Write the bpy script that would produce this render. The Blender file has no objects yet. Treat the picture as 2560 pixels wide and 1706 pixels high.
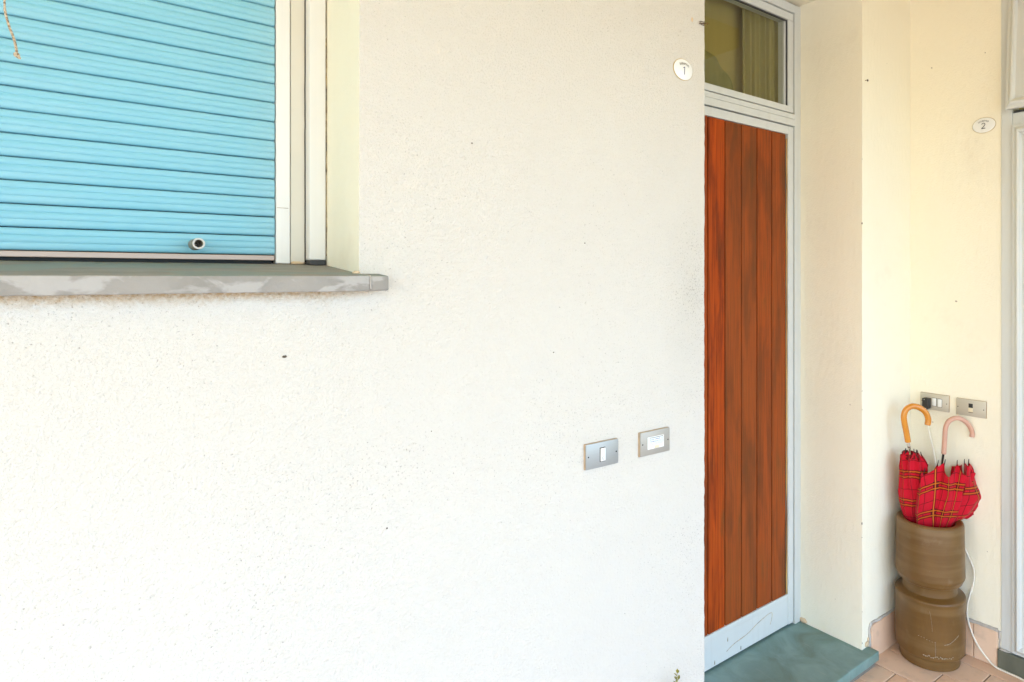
import bpy, bmesh, math, random
from math import sin, cos, pi, radians, sqrt, atan2
from mathutils import Vector, Matrix, noise

random.seed(7)
scene = bpy.context.scene
C = scene.collection

# ------------------------------------------------------------------ camera
EYE = 1.552                       # eye height above the porch floor
YAW = 39.217                      # degrees to the right of the wall's normal
cam_d = bpy.data.cameras.new('camera')
cam = bpy.data.objects.new('camera', cam_d)
C.objects.link(cam)
cam.location = (0.0, -1.35, EYE)
cam.rotation_euler = (radians(90), 0, radians(-YAW))
cam_d.sensor_width = 36.0
cam_d.lens = 22.85
cam_d.shift_x = (1280 - 1500) / 2560.0
cam_d.shift_y = (692 - 853) / 2560.0
cam_d.clip_start = 0.02
cam_d.clip_end = 2000
scene.camera = cam

# ------------------------------------------------------------------ sky, sun, exposure
SUN_EL = 42.0
SUN_DIR = Vector((-0.55, 0.83, 0)).normalized()      # horizontal direction towards the sun
world = bpy.data.worlds.new('World')
scene.world = world
world.use_nodes = True
wn = world.node_tree
bg = wn.nodes['Background']
sky = wn.nodes.new('ShaderNodeTexSky')
sky.sky_type = 'NISHITA'
sky.sun_disc = False
sky.dust_density = 3.0
sky.air_density = 1.0
sky.sun_elevation = radians(SUN_EL)
sky.sun_rotation = atan2(SUN_DIR.x, SUN_DIR.y)
wn.links.new(sky.outputs[0], bg.inputs[0])
bg.inputs[1].default_value = 0.15
sun_d = bpy.data.lights.new('sun', 'SUN')
sun_d.energy = 4.0
sun_d.angle = radians(0.53)
sun_d.color = (1.0, 0.95, 0.86)
sun = bpy.data.objects.new('sun', sun_d)
C.objects.link(sun)
sv = Vector((SUN_DIR.x * cos(radians(SUN_EL)), SUN_DIR.y * cos(radians(SUN_EL)), sin(radians(SUN_EL))))
sun.rotation_euler = sv.to_track_quat('Z', 'Y').to_euler()
sun.location = sv * 20
scene.view_settings.view_transform = 'Standard'
scene.view_settings.look = 'None'
scene.view_settings.gamma = 1.0
scene.view_settings.exposure = 3.38
scene.view_settings.use_curve_mapping = False

# ------------------------------------------------------------------ helpers
def setin(n, key, v):
    if key in n.inputs:
        n.inputs[key].default_value = v

class Mat:
    """small node-graph helper"""
    def __init__(s, name, col=(.5, .5, .5), rough=.6, metal=0., spec=.5, coat=0.):
        s.m = bpy.data.materials.new(name)
        s.m.use_nodes = True
        s.t = s.m.node_tree
        s.b = s.t.nodes['Principled BSDF']
        s.b.inputs['Base Color'].default_value = (*col, 1)
        s.b.inputs['Roughness'].default_value = rough
        s.b.inputs['Metallic'].default_value = metal
        setin(s.b, 'Specular IOR Level', spec)
        setin(s.b, 'Coat Weight', coat)
        setin(s.b, 'Coat Roughness', .15)
    def n(s, typ, **kw):
        x = s.t.nodes.new(typ)
        for k, v in kw.items():
            setattr(x, k, v)
        return x
    def l(s, a, b):
        s.t.links.new(a, b)
    def coord(s, scale=(1, 1, 1), kind='Object', loc=(0, 0, 0), rnd=0.):
        tc = s.n('ShaderNodeTexCoord')
        mp = s.n('ShaderNodeMapping')
        mp.inputs['Scale'].default_value = scale
        mp.inputs['Location'].default_value = loc
        s.l(tc.outputs[kind], mp.inputs['Vector'])
        if rnd:
            oi = s.n('ShaderNodeObjectInfo')
            mu = s.n('ShaderNodeMath', operation='MULTIPLY')
            mu.inputs[1].default_value = rnd
            s.l(oi.outputs['Random'], mu.inputs[0])
            cb = s.n('ShaderNodeCombineXYZ')
            for i in range(3):
                s.l(mu.outputs[0], cb.inputs[i])
            s.l(cb.outputs[0], mp.inputs['Location'])
        return mp.outputs[0]
    def noise(s, vec, scale, detail=3., rough=.5, dist=0.):
        x = s.n('ShaderNodeTexNoise')
        x.inputs['Scale'].default_value = scale
        x.inputs['Detail'].default_value = detail
        x.inputs['Roughness'].default_value = rough
        x.inputs['Distortion'].default_value = dist
        s.l(vec, x.inputs['Vector'])
        return x.outputs['Fac']
    def ramp(s, fac, stops, interp='LINEAR'):
        x = s.n('ShaderNodeValToRGB')
        x.color_ramp.interpolation = interp
        e = x.color_ramp.elements
        while len(e) < len(stops):
            e.new(.5)
        for i, (p, c) in enumerate(stops):
            e[i].position = p
            e[i].color = (*c, 1) if len(c) == 3 else c
        s.l(fac, x.inputs[0])
        return x.outputs[0]
    def mix(s, fac, a, b, mode='MIX'):
        x = s.n('ShaderNodeMix', data_type='RGBA', blend_type=mode)
        for sock, v in ((x.inputs[0], fac), (x.inputs[6], a), (x.inputs[7], b)):
            if isinstance(v, (int, float)):
                sock.default_value = v
            elif isinstance(v, tuple):
                sock.default_value = (*v, 1)
            else:
                s.l(v, sock)
        return x.outputs[2]
    def math(s, op, a, b=None, clamp=False):
        x = s.n('ShaderNodeMath', operation=op)
        x.use_clamp = clamp
        for i, v in enumerate((a, b)):
            if v is None:
                continue
            if isinstance(v, (int, float)):
                x.inputs[i].default_value = v
            else:
                s.l(v, x.inputs[i])
        return x.outputs[0]
    def color(s, out):
        s.l(out, s.b.inputs['Base Color'])
    def rough(s, out):
        s.l(out, s.b.inputs['Roughness'])
    def bump(s, h, strength=.3, dist=.01, prev=None):
        x = s.n('ShaderNodeBump')
        x.inputs['Strength'].default_value = strength
        x.inputs['Distance'].default_value = dist
        s.l(h, x.inputs['Height'])
        if prev is not None:
            s.l(prev, x.inputs['Normal'])
        s.l(x.outputs[0], s.b.inputs['Normal'])
        return x.outputs[0]

BW0, BW1 = (0., 0., 0.), (1., 1., 1.)

# ------------------------------------------------------------------ materials
M = {}
# rough white plaster of the big wall
m = Mat('rough_plaster', (.80, .775, .72), .92, spec=.2)
v = m.coord()
big = m.noise(v, 1.6, 4)
fine = m.noise(v, 210., 2, .6)
grain = m.noise(v, 95., 4, .65)
dens = m.ramp(m.noise(v, 2.3, 3), [(.38, BW0), (.68, BW1)])
# grubby patch with its own outline on the edge of the wall next to the door
sep = m.n('ShaderNodeSeparateXYZ'); m.l(v, sep.inputs[0])
dx = m.math('MULTIPLY', m.math('SUBTRACT', sep.outputs[0], 1.47), 6.5)
dz = m.math('MULTIPLY', m.math('SUBTRACT', sep.outputs[2], 1.47), 2.6)
rr = m.math('SQRT', m.math('ADD', m.math('MULTIPLY', dx, dx), m.math('MULTIPLY', dz, dz)))
grub = m.math('MULTIPLY', m.math('SUBTRACT', 1.0, rr, True), m.math('ADD', .3, m.noise(v, 9., 4)))
base = m.mix(big, (.662, .625, .560), (.618, .582, .520))
thr = m.math('ADD', m.math('MULTIPLY', dens, .095), .290)
thr = m.math('ADD', thr, m.math('MULTIPLY', grub, .14))
pit = m.math('MULTIPLY', m.math('SUBTRACT', thr, fine), 14., True)
pit.node.use_clamp = True
base = m.mix(m.math('MULTIPLY', pit, .62), base, (.23, .20, .16))
base = m.mix(m.math('MULTIPLY', grub, .30, True), base, (.42, .39, .33))
# ochre speckled band just below the sill
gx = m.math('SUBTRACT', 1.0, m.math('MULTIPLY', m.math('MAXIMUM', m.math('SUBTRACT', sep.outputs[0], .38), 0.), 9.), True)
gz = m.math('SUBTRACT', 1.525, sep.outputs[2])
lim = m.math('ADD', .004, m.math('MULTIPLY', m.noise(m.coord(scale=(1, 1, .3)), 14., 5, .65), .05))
ochre_band = m.math('MULTIPLY', m.math('SUBTRACT', 1.0, m.math('DIVIDE', gz, lim), True), gx)
ochre_band = m.math('MULTIPLY', ochre_band, m.math('GREATER_THAN', gz, -.01))
ochre_band = m.math('MULTIPLY', ochre_band, m.ramp(m.noise(v, 130., 3), [(.30, BW0), (.62, BW1)]))
base = m.mix(m.math('MULTIPLY', ochre_band, .75), base, (.38, .22, .055))
# a few rusty specks
sp = m.ramp(m.noise(v, 34., 2), [(.195, BW1), (.205, BW0)])
base = m.mix(m.math('MULTIPLY', sp, .8), base, (.16, .10, .06))
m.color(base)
h = m.math('ADD', m.math('MULTIPLY', grain, .7), m.math('MULTIPLY', fine, .6))
b1 = m.bump(h, .75, .008)
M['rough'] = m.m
# smoother cream plaster of reveals, pier and side wall
m = Mat('smooth_plaster', (.80, .755, .66), .9, spec=.2)
v = m.coord()
vs = m.coord(scale=(1, 1, .35))
blot = m.noise(v, 3.2, 5)
col = m.mix(blot, (.890, .832, .672), (.845, .788, .632))
smear = m.ramp(m.noise(v, 5.5, 5, .6), [(.60, BW0), (.78, BW1)])
col = m.mix(m.math('MULTIPLY', smear, .17), col, (.55, .47, .36))
sp = m.ramp(m.noise(v, 48., 1), [(.17, BW1), (.18, BW0)])
col = m.mix(m.math('MULTIPLY', sp, .7), col, (.2, .14, .1))
m.color(col)
h = m.math('ADD', m.noise(vs, 55., 4, .6), m.math('MULTIPLY', m.noise(v, 190., 2), .35))
m.bump(h, .6, .005)
M['smooth'] = m.m
# unseen underside of the porch roof, its warm colour chosen to tint the walls
m = Mat('soffit_paint', (.74, .58, .30), .9, spec=.2)
v = m.coord()
m.color(m.mix(m.noise(v, 2.5, 4), (.84, .60, .16), (.76, .53, .13)))
M['soffit'] = m.m
m = Mat('room_plaster', (.45, .34, .14), .9)
v = m.coord(); m.color(m.mix(m.noise(v, 2.), (.46, .35, .15), (.38, .28, .11)))
M['room'] = m.m
# blue roller shutter slats
m = Mat('shutter_paint', (.20, .52, .62), .42, spec=.45)
v = m.coord(rnd=7.)
vs = m.coord(scale=(1.2, 1, 26))
ch = m.ramp(m.noise(vs, 2.2, 4), [(.3, BW0), (.75, BW1)])
col = m.mix(ch, (.178, .455, .565), (.250, .52, .63))
sp = m.ramp(m.noise(m.coord(), 40., 1), [(.175, BW1), (.185, BW0)])
col = m.mix(m.math('MULTIPLY', sp, .85), col, (.03, .05, .06))
dust = m.ramp(m.noise(m.coord(), 4., 5), [(.5, BW0), (.8, BW1)])
col = m.mix(m.math('MULTIPLY', dust, .16), col, (.6, .62, .58))
m.color(col)
m.rough(m.math('ADD', .36, m.math('MULTIPLY', m.noise(m.coord(), 12., 4), .22)))
M['shutter'] = m.m
m = Mat('dark_gap', (.012, .014, .015), .9); M['gap'] = m.m
# aluminium trim bar at the bottom of the shutter
m = Mat('bronze_aluminium', (.42, .33, .28), .45, metal=.35)
v = m.coord(scale=(.6, 1, 30)); m.color(m.mix(m.noise(v, 4., 3), (.46, .36, .30), (.36, .28, .24)))
M['bronze'] = m.m
# white painted aluminium
m = Mat('white_aluminium', (.72, .72, .69), .38, spec=.5)
v = m.coord()
col = m.mix(m.noise(v, 3.5, 5), (.625, .640, .615), (.58, .592, .565))
gr = m.ramp(m.noise(m.coord(scale=(30, 30, 2.0)), 1.2, 4), [(.55, BW0), (.8, BW1)])
col = m.mix(m.math('MULTIPLY', gr, .22), col, (.42, .39, .32))
sp = m.ramp(m.noise(v, 60., 1), [(.17, BW1), (.18, BW0)])
col = m.mix(m.math('MULTIPLY', sp, .7), col, (.10, .08, .06))
m.color(col)
m.rough(m.math('ADD', .30, m.math('MULTIPLY', m.noise(v, 9., 4), .22)))
M['alu'] = m.m
m = Mat('white_lacquer', (.76, .76, .73), .4)
v = m.coord()
col = m.mix(m.noise(v, 3.5, 5), (.79, .78, .745), (.73, .72, .685))
gr = m.ramp(m.noise(m.coord(scale=(30, 30, 2.0)), 1.2, 4), [(.55, BW0), (.8, BW1)])
col = m.mix(m.math('MULTIPLY', gr, .16), col, (.45, .42, .34))
sp = m.ramp(m.noise(v, 55., 1), [(.175, BW1), (.185, BW0)])
m.color(m.mix(m.math('MULTIPLY', sp, .7), col, (.10, .08, .06)))
M['lacquer'] = m.m
m = Mat('cream_frame', (.68, .65, .56), .5)
v = m.coord(); m.color(m.mix(m.noise(v, 4., 5), (.72, .68, .58), (.63, .59, .49)))
M['creamframe'] = m.m
m = Mat('aged_silicone', (.42, .32, .17), .6)
v = m.coord(); m.color(m.ramp(m.noise(v, 60., 3), [(.35, (.12, .09, .06)), (.6, (.55, .43, .24))]))
M['sealant'] = m.m
m = Mat('black_rubber', (.022, .024, .027), .45)
v = m.coord(); m.color(m.mix(m.noise(v, 40., 3), (.02, .022, .025), (.06, .062, .066)))
M['rubber'] = m.m
# grey slate sill with washed streaks
m = Mat('sill_stone', (.34, .33, .29), .75)
v = m.coord()
vb = m.coord(scale=(1, 3.2, 1))
col = m.mix(m.ramp(m.noise(vb, 7., 6, .6, .8), [(.35, BW0), (.65, BW1)]), (.295, .275, .245), (.235, .22, .195))
damp = m.ramp(m.noise(m.coord(scale=(1, 1.6, 1), loc=(3.1, .4, 0)), 3.4, 3, .5, .6), [(.47, BW0), (.50, BW1)])
sg = m.n('ShaderNodeNewGeometry')
sx = m.n('ShaderNodeSeparateXYZ'); m.l(sg.outputs['Normal'], sx.inputs[0])
topf = m.math('GREATER_THAN', sx.outputs[2], .6)
col = m.mix(m.math('MULTIPLY', m.math('MULTIPLY', damp, topf), .7), col, (.225, .275, .25))
streak = m.ramp(m.noise(m.coord(scale=(5, 0, 9)), 2.6, 4, .55, .6), [(.50, BW0), (.58, BW1)])
front = m.math('GREATER_THAN', m.math('MULTIPLY', sx.outputs[1], -1.), .6)
col = m.mix(m.math('MULTIPLY', m.math('MULTIPLY', streak, front), .45), col, (.50, .48, .455))
m.color(col)
hh = m.math('ADD', m.noise(vb, 40., 5, .7), m.noise(v, 160., 2))
m.bump(hh, .4, .003)
M['sill'] = m.m
# door planks
m = Mat('varnished_wood', (.35, .10, .02), .45, spec=.09, coat=.02)
v = m.coord(scale=(14, 14, .8), rnd=9.)
grainw = m.noise(v, 4., 5, .55, .6)
bl = m.noise(m.coord(scale=(3.0, 3.0, .55), rnd=13.), 3.4, 7, .62, .35)
c1 = m.ramp(bl, [(.30, (.10, .028, .008)), (.42, (.22, .034, .006)), (.54, (.41, .060, .006)), (.62, (.36, .062, .007)), (.72, (.18, .062, .016))])
fineg = m.noise(m.coord(scale=(60, 60, .9), rnd=5.), 4., 4, .6, .25)
c2 = m.mix(m.math('MULTIPLY', m.ramp(grainw, [(.36, BW1), (.60, BW0)]), .25), c1, (.09, .022, .007))
c2 = m.mix(m.math('MULTIPLY', m.ramp(fineg, [(.38, BW1), (.48, BW0)]), .5), c2, (.085, .022, .007))
c2 = m.mix(m.math('MULTIPLY', m.ramp(fineg, [(.55, BW0), (.66, BW1)]), .45), c2, (.50, .095, .012))
oi = m.n('ShaderNodeObjectInfo')
c2 = m.mix(m.math('MULTIPLY', oi.outputs['Random'], .55), c2, (.17, .070, .022))
m.color(c2)
m.rough(m.math('ADD', .44, m.math('MULTIPLY', bl, .25)))
m.bump(grainw, .22, .003)
M['wood'] = m.m
# glass: thin pane, clear with mirror reflection by angle
m = bpy.data.materials.new('window_glass'); m.use_nodes = True
t = m.node_tree; t.nodes.remove(t.nodes['Principled BSDF'])
tr = t.nodes.new('ShaderNodeBsdfTransparent'); tr.inputs[0].default_value = (.92, .93, .88, 1)
gl = t.nodes.new('ShaderNodeBsdfGlossy'); gl.inputs['Roughness'].default_value = .015
fr = t.nodes.new('ShaderNodeFresnel'); fr.inputs[0].default_value = 1.62
mx = t.nodes.new('ShaderNodeMixShader')
gm = t.nodes.new('ShaderNodeNewGeometry'); inv = t.nodes.new('ShaderNodeMath'); inv.operation = 'SUBTRACT'; inv.inputs[0].default_value = 1.
mul = t.nodes.new('ShaderNodeMath'); mul.operation = 'MULTIPLY'
t.links.new(gm.outputs['Backfacing'], inv.inputs[1]); t.links.new(fr.outputs[0], mul.inputs[0]); t.links.new(inv.outputs[0], mul.inputs[1])
t.links.new(mul.outputs[0], mx.inputs[0]); t.links.new(tr.outputs[0], mx.inputs[1]); t.links.new(gl.outputs[0], mx.inputs[2])
t.links.new(mx.outputs[0], t.nodes['Material Output'].inputs[0])
M['glass'] = m
def cloth(name, a, b, sc=30):
    m = Mat(name, a, .95, spec=.1)
    v = m.coord()
    m.color(m.mix(m.noise(m.coord(scale=(1, 1, .06)), sc, 4), a, b))
    m.bump(m.noise(v, 700., 1), .15, .001)
    return m.m
M['curtain_gold'] = cloth('gold_cloth', (.66, .54, .22), (.56, .45, .17))
M['curtain_olive'] = cloth('olive_cloth', (.44, .375, .15), (.54, .46, .185))
M['curtain_green'] = cloth('green_cloth', (.34, .32, .13), (.48, .43, .18))  # dark green tone of an arched reflection, given to a sheet
# door step: dark green-grey slate
m = Mat('step_slate', (.15, .19, .18), .5)
v = m.coord()
col = m.ramp(m.noise(v, 5.5, 6, .6, .7), [(.32, (.115, .150, .105)), (.5, (.150, .250, .225)), (.68, (.20, .32, .31))])
sc2 = m.ramp(m.noise(m.coord(scale=(30, 3, 1)), 3., 4), [(.62, BW0), (.75, BW1)])
col = m.mix(m.math('MULTIPLY', sc2, .2), col, (.38, .40, .38))
m.color(col)
m.rough(m.math('ADD', .34, m.math('MULTIPLY', m.noise(v, 14., 5), .3)))
m.bump(m.noise(v, 60., 5, .65), .25, .003)
M['step'] = m.m
m = Mat('threshold_slate', (.10, .105, .075), .55)
v = m.coord(scale=(1, 3, 1)); m.color(m.mix(m.noise(v, 9., 6), (.07, .075, .05), (.15, .15, .11)))
m.bump(m.noise(v, 60., 4), .3, .003)
M['threshold'] = m.m
# terracotta tiles
m = Mat('terracotta', (.46, .30, .21), .62)
v = m.coord(rnd=11.)
oi = m.n('ShaderNodeObjectInfo')
col = m.mix(m.noise(v, 9., 6, .6), (.80, .53, .355), (.68, .44, .29))
col = m.mix(m.math('MULTIPLY', oi.outputs['Random'], .45), col, (.74, .575, .44))
dirt = m.ramp(m.noise(v, 22., 5), [(.55, BW0), (.8, BW1)])
col = m.mix(m.math('MULTIPLY', dirt, .3), col, (.22, .18, .14))
m.color(col)
m.rough(m.math('ADD', .45, m.math('MULTIPLY', m.noise(v, 18., 4), .3)))
m.bump(m.noise(v, 120., 3), .2, .002)
M['tile'] = m.m
m = Mat('grout', (.22, .19, .16), .95)
v = m.coord(); m.color(m.mix(m.noise(v, 60., 4), (.26, .23, .19), (.14, .12, .10)))
m.bump(m.noise(v, 200., 2), .4, .003)
M['grout'] = m.m
m = Mat('mortar', (.50, .47, .43), .95)
v = m.coord(); m.color(m.mix(m.noise(v, 45., 4), (.60, .57, .53), (.36, .32, .28)))
m.bump(m.noise(v, 150., 3), .6, .004)
M['mortar'] = m.m
m = Mat('raw_plaster', (.55, .33, .14), .95)
v = m.coord(); m.color(m.mix(m.noise(v, 80., 3), (.74, .56, .36), (.58, .42, .26)))
M['rawplaster'] = m.m
m = Mat('dark_grime', (.10, .075, .05), .95); v = m.coord(); m.color(m.mix(m.noise(v, 300., 2), (.16, .12, .08), (.05, .035, .025)))
M['grime'] = m.m
m = Mat('pale_paving', (.52, .49, .43), .9)
v = m.coord(); m.color(m.mix(m.noise(v, 1.1, 6), (.215, .21, .19), (.155, .15, .135)))
m.bump(m.noise(v, 30., 4), .3, .01)
M['paving'] = m.m
# umbrella stand: brown glazed stoneware
m = Mat('brown_stoneware', (.19, .12, .055), .5, spec=.35, coat=.22)
setin(m.b, 'Coat Roughness', .32)
v = m.coord()
col = m.mix(m.noise(v, 7., 5, .55, .4), (.180, .088, .020), (.105, .050, .012))
band = m.noise(m.coord(scale=(1, 1, 14)), 2.4, 3)
col = m.mix(m.math('MULTIPLY', m.ramp(band, [(.45, BW0), (.7, BW1)]), .4), col, (.25, .155, .065))
dust = m.ramp(m.noise(v, 16., 6, .65), [(.58, BW0), (.85, BW1)])
col = m.mix(m.math('MULTIPLY', dust, .3), col, (.34, .27, .17))
m.color(col)
m.rough(m.math('ADD', .33, m.math('MULTIPLY', m.noise(v, 25., 4), .22)))
m.bump(m.noise(v, 130., 3), .16, .002)
M['pot'] = m.m
m = Mat('pot_inside', (.05, .034, .018), .8); M['potin'] = m.m
m = Mat('lime_chip', (.66, .63, .56), .9)
v = m.coord(); m.color(m.mix(m.noise(v, 200., 3), (.52, .45, .35), (.22, .16, .09)))
M['chip'] = m.m
# switch plates
m = Mat('brushed_metal', (.46, .47, .46), .5, metal=.55)
v = m.coord(scale=(3, 3, 120)); m.color(m.mix(m.noise(v, 6., 3), (.385, .40, .395), (.35, .365, .36)))
M['plate'] = m.m
m = Mat('beige_metal', (.42, .38, .30), .5, metal=.4)
v = m.coord(scale=(3, 3, 120)); m.color(m.mix(m.noise(v, 6., 3), (.56, .515, .42), (.50, .46, .375)))
M['plate_warm'] = m.m
m = Mat('dull_grey_metal', (.40, .375, .33), .5, metal=.4)  # same aluminium as the left plate, warm reflected light mixed into the tint
v = m.coord(scale=(3, 3, 120)); m.color(m.mix(m.noise(v, 6., 3), (.41, .385, .34), (.365, .345, .305)))
M['plate_dull'] = m.m
m = Mat('tan_backing', (.48, .36, .24), .6); v = m.coord(); m.color(m.mix(m.noise(v, 90., 2), (.52, .39, .26), (.36, .26, .17)))  # beige plastic frame, orange edge light mixed into its colour
M['backing'] = m.m
m = Mat('white_plastic', (.80, .80, .77), .35); v = m.coord(); m.color(m.mix(m.noise(v, 30., 2), (.82, .82, .79), (.76, .76, .72)))
M['wplastic'] = m.m
m = Mat('cream_plastic', (.70, .62, .45), .4); v = m.coord(); m.color(m.mix(m.noise(v, 60., 2), (.74, .66, .48), (.62, .52, .34)))
M['cplastic'] = m.m
m = Mat('black_plastic', (.018, .017, .016), .35); M['bplastic'] = m.m
m = Mat('paper_label', (.74, .78, .82), .8); v = m.coord(); m.color(m.mix(m.noise(v, 200., 2), (.76, .80, .84), (.64, .70, .77)))
M['paper'] = m.m
m = Mat('navy_ink', (.010, .018, .12), .5); M['navy'] = m.m
m = Mat('black_ink', (.012, .012, .014), .5); M['ink'] = m.m
m = Mat('white_enamel', (.82, .82, .80), .22, spec=.5); v = m.coord(); m.color(m.mix(m.noise(v, 60., 3), (.84, .84, .82), (.78, .775, .74)))
M['enamel'] = m.m
m = Mat('ochre_edge', (.50, .36, .12), .5); M['ochre'] = m.m  # ochre for the shadow line drawn round the plaques
m = Mat('old_brass', (.36, .22, .06), .42, metal=.8); v = m.coord(); m.color(m.ramp(m.noise(v, 300., 2), [(.4, (.08, .05, .02)), (.6, (.45, .29, .08))]))
M['brass'] = m.m
m = Mat('rusty_iron', (.07, .04, .02), .8); M['rust'] = m.m
# umbrellas
m = Mat('red_tartan', (.5, .01, .02), .85, spec=.12)
uv = m.n('ShaderNodeUVMap'); sepu = m.n('ShaderNodeSeparateXYZ'); m.l(uv.outputs[0], sepu.inputs[0])
def frac(o, period, off=0.):
    return m.math('FRACT', m.math('ADD', m.math('DIVIDE', o, period), off))
def band(o, lo, hi):
    return m.math('MULTIPLY', m.math('GREATER_THAN', o, lo), m.math('LESS_THAN', o, hi))
fu = frac(sepu.outputs[0], .118, 50.5); fv = frac(sepu.outputs[1], .140, .1)
y_u = band(fu, .484, .516)
y_v1 = band(fv, .320, .365); y_v2 = band(fv, .500, .545)
y_v = m.math('MAXIMUM', y_v1, y_v2)
k_u = m.math('MAXIMUM', band(fu, .03, .065), m.math('MAXIMUM', band(fu, .445, .478), band(fu, .522, .555)))
k_v = m.math('MAXIMUM', band(fv, .90, .925), m.math('MAXIMUM', m.math('MAXIMUM', band(fv, .285, .32), band(fv, .365, .40)), m.math('MAXIMUM', band(fv, .465, .50), band(fv, .545, .58))))
blk = m.math('MULTIPLY', m.math('MAXIMUM', band(fu, .39, .445), band(fu, .555, .61)), m.math('SUBTRACT', band(fv, .27, .60), y_v))
red = m.mix(m.noise(m.coord(), 16., 3), (.56, .008, .024), (.44, .005, .016))
dk = m.mix(m.math('MULTIPLY', m.math('MAXIMUM', k_u, k_v), .85), red, (.09, .006, .006))
dk = m.mix(m.math('MULTIPLY', y_v, .9), dk, (.46, .105, .008))
dk = m.mix(m.math('MULTIPLY', y_u, .9), dk, (.52, .18, .014))
dk = m.mix(m.math('MULTIPLY', blk, .85), dk, (.018, .010, .008))
m.color(dk)
m.bump(m.noise(m.coord(), 900., 1), .1, .001)
setin(m.b, 'Sheen Weight', .1)
M['tartan'] = m.m
m = Mat('orange_wood', (.62, .235, .012), .22, coat=.5)
v = m.coord(scale=(1, 1, .3)); m.color(m.mix(m.noise(v, 30., 4), (.66, .26, .014), (.52, .17, .008)))
M['orangewood'] = m.m
m = Mat('pink_plastic', (.60, .33, .23), .35, coat=.2); v = m.coord(); m.color(m.mix(m.noise(v, 20., 3), (.62, .35, .25), (.55, .29, .20)))
M['pinkplastic'] = m.m
m = Mat('black_steel', (.02, .018, .018), .35, metal=.4); M['bsteel'] = m.m
m = Mat('chrome', (.72, .70, .64), .2, metal=1.); M['chrome'] = m.m
m = Mat('white_cable', (.74, .72, .66), .5); v = m.coord(); m.color(m.mix(m.noise(v, 40., 3), (.84, .79, .68), (.76, .70, .58)))
M['cable'] = m.m
m = Mat('rope', (.50, .38, .25), .95); v = m.coord(); m.color(m.ramp(m.noise(v, 260., 2), [(.35, (.20, .12, .07)), (.6, (.62, .50, .36))]))
M['rope'] = m.m
m = Mat('weed_leaf', (.12, .13, .02), .6); v = m.coord(); m.color(m.mix(m.noise(v, 40., 2), (.30, .29, .035), (.17, .13, .02)))
M['weed'] = m.m

# ------------------------------------------------------------------ mesh helpers
def obj(name, bm, mat, parent=None, label=None, cat=None, group=None, kind=None, smooth=False, loc=None):
    me = bpy.data.meshes.new(name)
    bm.normal_update()
    bm.to_mesh(me); bm.free()
    for mm in (mat if isinstance(mat, (list, tuple)) else [mat]):
        me.materials.append(M[mm] if isinstance(mm, str) else mm)
    if smooth:
        for p in me.polygons:
            p.use_smooth = True
    o = bpy.data.objects.new(name, me)
    C.objects.link(o)
    if loc is not None:
        o.location = loc
    if parent is not None:
        o.parent = parent
        o.matrix_parent_inverse = Matrix.Translation(-world_loc(parent))
    tag(o, label, cat, group, kind)
    return o

def world_loc(o):
    l = Vector(o.location)
    if o.parent is not None:
        l = l + o.matrix_parent_inverse.translation + world_loc(o.parent)
    return l

def tag(o, label=None, cat=None, group=None, kind=None):
    if label: o['label'] = label
    if cat: o['category'] = cat
    if group: o['group'] = group
    if kind: o['kind'] = kind

def thing(name, loc, label, cat, group=None):
    o = bpy.data.objects.new(name, None)
    C.objects.link(o)
    o.empty_display_size = .05
    o.location = loc
    tag(o, label, cat, group)
    return o

def box(bm, x0, x1, y0, y1, z0, z1, bev=0., seg=2):
    r = bmesh.ops.create_cube(bm, size=1)
    vs = r['verts']
    for v in vs:
        v.co = Vector((x0 + (v.co.x + .5) * (x1 - x0), y0 + (v.co.y + .5) * (y1 - y0), z0 + (v.co.z + .5) * (z1 - z0)))
    if bev > 0:
        es = list({e for v in vs for e in v.link_edges})
        bmesh.ops.bevel(bm, geom=es, offset=bev, segments=seg, affect='EDGES', profile=.5)
    return vs

def boxm(*a, **k):
    bm = bmesh.new(); box(bm, *a, **k); return bm

def frame_at(tg, upref=Vector((0, 0, 1))):
    tg = tg.normalized()
    if abs(tg.dot(upref)) > .97:
        upref = Vector((1, 0, 0))
    s = tg.cross(upref).normalized()
    return s, s.cross(tg).normalized()

def tube(bm, pts, rad, n=10, cap=True):
    pts = [Vector(p) for p in pts]
    rad = rad if isinstance(rad, (list, tuple)) else [rad] * len(pts)
    rings = []
    s = None
    for i, p in enumerate(pts):
        tg = (pts[min(i + 1, len(pts) - 1)] - pts[max(i - 1, 0)]).normalized()
        if s is None:
            s, u = frame_at(tg)
        else:
            s = (s - tg * s.dot(tg)).normalized(); u = s.cross(tg).normalized()
        rings.append([bm.verts.new(p + (s * cos(2 * pi * k / n) + u * sin(2 * pi * k / n)) * rad[i]) for k in range(n)])
    for a, b in zip(rings, rings[1:]):
        for k in range(n):
            bm.faces.new((a[k], b[k], b[(k + 1) % n], a[(k + 1) % n]))
    if cap:
        bm.faces.new(rings[0][::1]); bm.faces.new(rings[-1][::-1])
    bmesh.ops.recalc_face_normals(bm, faces=bm.faces[:])

def spline(pts, sub=8):
    pts = [Vector(p) for p in pts]
    out = []
    for i in range(len(pts) - 1):
        p0 = pts[max(i - 1, 0)]; p1 = pts[i]; p2 = pts[i + 1]; p3 = pts[min(i + 2, len(pts) - 1)]
        for k in range(sub):
            t = k / sub
            out.append(.5 * ((2 * p1) + (p2 - p0) * t + (2 * p0 - 5 * p1 + 4 * p2 - p3) * t * t + (3 * p1 - p0 - 3 * p2 + p3) * t ** 3))
    out.append(pts[-1])
    return out

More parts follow.
